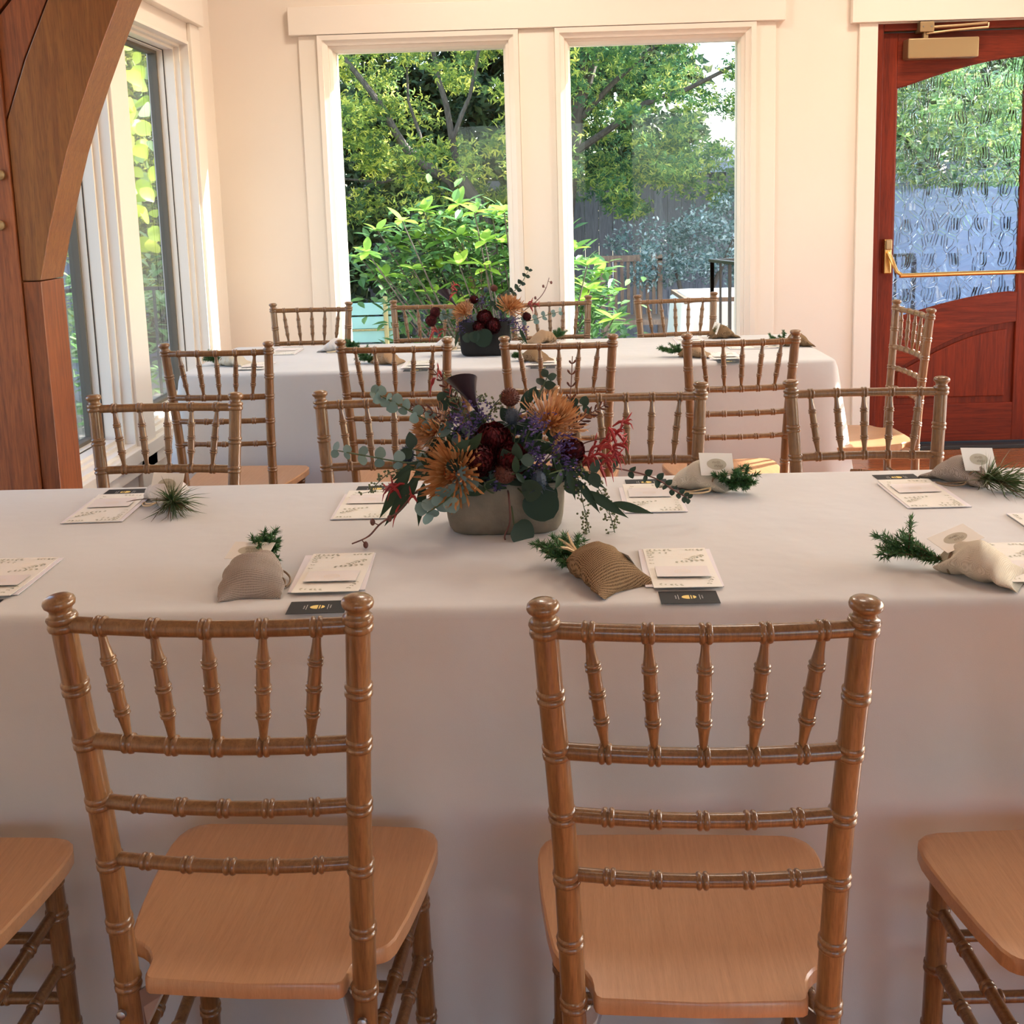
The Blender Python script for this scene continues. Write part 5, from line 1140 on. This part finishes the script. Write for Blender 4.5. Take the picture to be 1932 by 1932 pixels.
# ---- rhododendron: rosettes of large leaves
def rlmesh(ln, w): return leafmesh('leaf', ln, w, M['rhodo'], 'oval', .25, .12, 6)
RL = [rlmesh(.135, .029), rlmesh(.115, .027), rlmesh(.15, .033)]
rb = empty('rhododendron_bush', (-.3, 6.95, 0), 0, 'bright green broad-leaved rhododendron just outside the windows', 'bush'); lr = Vector((-.3, 6.95, 0))
tips = [(-.95, 1.20), (-.80, 1.26), (-.67, 1.31), (-.56, 1.28), (-.46, 1.35), (-.36, 1.30), (-.26, 1.27), (-.15, 1.30), (-.05, 1.22), (.06, 1.16), (.16, 1.08), (.27, 1.06), (.33, .96), (.43, .88), (.36, .80), (.47, .74), (.30, .72), (.49, .62),
        (-1.08, 1.02), (-1.0, 1.08), (-.86, 1.10), (-.72, 1.14), (-.58, 1.12), (-.44, 1.15), (-.3, 1.12), (-.18, 1.1), (-.98, .88), (-.9, .92), (-.74, .96), (-.6, .95), (-.45, .98), (-.3, .95), (-.16, .92), (0, .98), (.12, .9), (-.70, .78), (-.62, .80), (-.5, .74), (-.36, .82), (-.2, .78), (-.6, .66), (.2, .6), (.02, .74)]
cnt = 0; st = MB()
for i, (x, z) in enumerate(tips):
    y = 6.95+R.uniform(-.28, .22)-.12*(1.3-z); p = Vector((x+R.uniform(-.02, .02), y, z))-lr
    st.tube([Vector((x*.25-.1, 6.95, 0))-lr, Vector((x*.7, y+.03, z*.55))-lr, p], [.010, .006, .004], 5)
    nl = 7 if i < 36 else 6
    for k in range(nl):
        a = k*2*math.pi/nl+R.random(); el = R.uniform(.15, 1.0) if k % 2 else R.uniform(-.25, .55)
        d = Vector((math.cos(a)*math.cos(el), math.sin(a)*math.cos(el), math.sin(el)))
        meshobj('leaf', R.choice(RL), rb, M=orient(p, d, Vector((0, 0, 1))-d*.3+Vector((0, -.2, 0)), R.uniform(.75, 1.1))); cnt += 1
st.build('stems', M['bark'], rb)
def bigcloud(C_, per, ln, w, mat, name, parent, loc, spread):
    """inner leaves too hidden to pick apart"""
    V, F = [], []; src = leafmesh('tmp', ln, w, mat, 'oval', .25, .12, 3); sv = [v.co.copy() for v in src.vertices]; sf_ = [tuple(p.vertices) for p in src.polygons]
    for c_ in C_:
        for _ in range(per):
            p = Vector(c_)+Vector((R.gauss(0, spread), R.gauss(0, spread), R.gauss(0, spread)))-Vector(loc); a = R.uniform(0, 6.28); el = R.uniform(-.5, .9); d = Vector((math.cos(a)*math.cos(el), math.sin(a)*math.cos(el), math.sin(el)))
            m4 = orient(p, d, (R.gauss(0, .3), -.2, 1), R.uniform(.7, 1.1)); b_ = len(V); V += [m4 @ v for v in sv]; F += [tuple(q+b_ for q in f) for f in sf_]
    o = MB().add(V, F).build(name, mat, parent, smooth=False); o['kind'] = 'stuff'; return o
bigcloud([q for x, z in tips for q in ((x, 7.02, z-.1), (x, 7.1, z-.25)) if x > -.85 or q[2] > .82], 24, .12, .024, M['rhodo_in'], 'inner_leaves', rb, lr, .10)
# ---- teal slat screen with bamboo posts
ts = empty('teal_slat_screen', (-1.25, 7.7, 0), 0, 'teal painted slat screen with bamboo post under the rhododendron', 'screen')
for k in range(7): MB().box(-.75, -.012, .0+k*.098, .26, .012, .085+k*.098).build('slat', M['teal'], ts, smooth=False, bevel=.003)
for x in (-.6, .205): MB().tube([(x, -.03, -.06), (x, -.03, .3), (x, -.03, .72)], .017, 10).build('post', M['bamboo'], ts)
for k in (0, 2, 4): MB().tube([(-.75, -.02, .09+k*.098), (.26, -.02, .09+k*.098)], .008, 6).build('bamboo_strip', M['bamboo'], ts)
# ---- outdoor table, railing, slatted chair
ot = empty('outdoor_table', (1.12, 7.08, 0), 0, 'outdoor table under white cloth beyond the window', 'table')
MB().box(-.18, -.33, .70, .34, .33, .735).build('tabletop', M['gwood'], ot, smooth=False)
for sx in (-.12, .28):
    for sy in (-.26, .26): MB().tube([(sx, sy, -.06), (sx, sy, .7)], .02, 8).build('leg', M['gwood'], ot)
def ocl(u, v):
    a = 2*math.pi*v; c, s = math.cos(a), math.sin(a); cx = math.copysign(abs(c)**.25, c); sy = math.copysign(abs(s)**.25, s)
    if u < .2: f = u/.2; return Vector((.08+.275*cx*f, .345*sy*f, .741))
    q = (u-.2)/.8; f = 1+.28*q*abs(c*s)*2+.03*q*math.sin(9*a); return Vector((.08+.275*cx*f, .345*sy*f, .741-.70*q))
oc = MB().grid(ocl, 12, 72, True).build('outdoor_tablecloth', M['cloth_out'], loc=(1.12, 7.08, 0)); tag(oc, 'white cloth hanging over the outdoor table', 'tablecloth')
def railing(name, pts, label, z=.965, gap=.055):
    e = empty(name, (*pts[0], 0), 0, label, 'railing'); o = Vector((*pts[0], 0))
    for (a, b_) in zip(pts, pts[1:]):
        a, b_ = Vector((*a, 0))-o, Vector((*b_, 0))-o; d = (b_-a).normalized(); s = Vector((-d.y, d.x, 0))*.022
        for z0, z1, n in ((z, z+.018, 'top_rail'), (.06, .08, 'bottom_rail')):
            MB().hexa([a-s+Vector((0, 0, z0)), b_-s+Vector((0, 0, z0)), b_+s+Vector((0, 0, z0)), a+s+Vector((0, 0, z0)), a-s+Vector((0, 0, z1)), b_-s+Vector((0, 0, z1)), b_+s+Vector((0, 0, z1)), a+s+Vector((0, 0, z1))]).build(n, M['black'], e, smooth=False)
        L_ = (b_-a).length; n = int(L_/gap)
        for k in range(n+1):
            p = a+d*L_*k/n; r = .0065 if k not in (0, n) else .011
            MB().box(p.x-r, p.y-r, -.06, p.x+r, p.y+r, z).build('baluster', M['black'], e, smooth=False)
    return e
railing('stair_railing', [(2.3, 6.62), (1.085, 6.6), (1.24, 6.02)], 'black iron stair railing outside the window, beside the outdoor table', gap=.105)
railing('terrace_railing', [(-1.85, 5.62), (-4.2, 5.62)], 'black iron railing outside the side windows', .96, .115)
gc = empty('garden_bench', (.83, 9.0, 0), 0, 'slatted wooden garden bench in front of the fence', 'bench')
for k in range(9): MB().box(-.26+k*.052, -.01, .40, -.234+k*.052, .01, .86).build('slat', M['gwood'], gc, smooth=False)
MB().box(-.28, -.02, .84, .24, .02, .89).build('top_rail', M['gwood'], gc, smooth=False); MB().box(-.28, -.42, .36, .24, 0, .40).build('seat', M['gwood'], gc, smooth=False)
for x in (-.27, .20):
    for y in (-.4, -.0): MB().box(x, y-.02, -.06, x+.04, y+.02, .36 if y < -.1 else .86).build('leg', M['gwood'], gc, smooth=False)
# ---- neighbouring house and blue wall
nh = empty('neighbour_house', (3.0, 17, 0), 0, 'neighbouring house with dark gable roof and pale fascia behind the trees', 'building')
MB().box(-.75, -.3, 0, 3.0, 3, 1.70).build('wall', M['roof'], nh, smooth=False); MB().box(-.8, -.75, 1.68, 3.0, -.7, 1.83).build('fascia', M['fascia'], nh, smooth=False)
MB().hexa([(-.85, -.8, 1.83), (3, -.8, 1.83), (3, 3, 1.83), (-.85, 3, 1.83), (-.65, 1.0, 2.28), (.2, 1.0, 2.05), (.2, 1.2, 2.05), (-.65, 1.2, 2.28)]).build('roof', M['roof'], nh, smooth=False)
bwl = MB().box(2.95, 9.4, -.06, 9.5, 9.6, 1.36).build('garden_wall', M['bluewall'], smooth=False, bevel=.02); tag(bwl, 'pale blue stucco garden wall behind the glass door', 'wall')
he = empty('hedge', (4.6, 10.1, 0), 0, 'light green hedge above the blue garden wall', 'hedge'); lh = (4.6, 10.1, 0)
limb([(4.6, 10.1, -.06), (4.6, 10.1, 1.2)], .04, .02, 'stem', he, M['bark'], lh)
c, r = clusters(150, 2.6, 6.6, 9.75, 10.5, .9, 3.2, .14, .26); leafcloud(c, r, 85, .06, 1, M['laurel'], 'foliage', he, .5, .8, lh)
# ---- bush and vine outside the side windows
sb = empty('laurel_bush', (-3.1, 6.3, 0), 0, 'glossy laurel bush behind the railing outside the side windows', 'bush'); ls = (-3.1, 6.3, 0)
limb([(-3.1, 6.3, -.06), (-3.0, 6.3, .5), (-2.9, 6.2, .9)], .02, .01, 'stem', sb, M['bark'], ls)
cs = [(R.uniform(-3.6, -2.6), R.uniform(5.95, 8.6), R.uniform(.1, 1.02)) for _ in range(140)]
bigcloud(cs, 10, .12, .022, M['laurel'], 'foliage', sb, ls, .10)
vn = empty('grape_vine', (-2.75, 7.2, 0), 0, 'trailing vine with big yellow-green leaves outside the corner side window', 'vine'); lv = Vector((-2.75, 7.2, 0))
limb([(-2.8, 7.2, -.06), (-2.75, 7.1, 1.0), (-2.8, 7.0, 2.0), (-2.7, 7.3, 2.9)], .015, .01, 'stem', vn, M['bark'], lv)
VL = leafmesh('leaf', .13, .06, M['vine'], 'oval', .15, .25, 6)
for k in range(260):
    z = R.uniform(1.15, 3.0); p = Vector((R.uniform(-3.0, -2.4), R.uniform(6.5, 8.2), z)); d = Vector((R.gauss(0, .7), R.gauss(0, .7), -.6)).normalized()
    meshobj('leaf', VL, vn, M=orient(p-lv, d, (R.gauss(.3, .5), -.8, .6), R.uniform(.6, 1.1)))
# ================================================================== fill lamps, added on the ceiling out of view to brighten the room
def added_fill_lamp(x, y, power, label, size=.5):
    e = empty('added_fill_lamp', (x, y, ZC), 0, label, 'lamp', 'added fill lamps')
    MB().tube([(0, 0, 0), (0, 0, -.03)], [size*.55, size*.55], 32).build('fill_canopy', M['trim'], e)
    l = bpy.data.lights.new('fill_light', 'AREA'); l.shape = 'DISK'; l.size = size; l.energy = power; l.color = (1.0, .89, .74)
    o = bpy.data.objects.new('fill_light', l); C.objects.link(o); o.parent = e; o.location = (0, 0, -.04)
added_fill_lamp(-.2, 4.4, 31, 'added round fill lamp above the black planter')
added_fill_lamp(2.0, 4.4, 31, 'added round fill lamp before the mahogany door')
added_fill_lamp(.7, 2.9, 14, 'added round fill lamp between the two tables')  # added to brighten the door-facing side of the timber post
added_fill_lamp(-.2, .6, 3, 'added round fill lamp before the planter table')
added_fill_lamp(1.9, .6, 3, 'added round fill lamp at the end of the planter table')
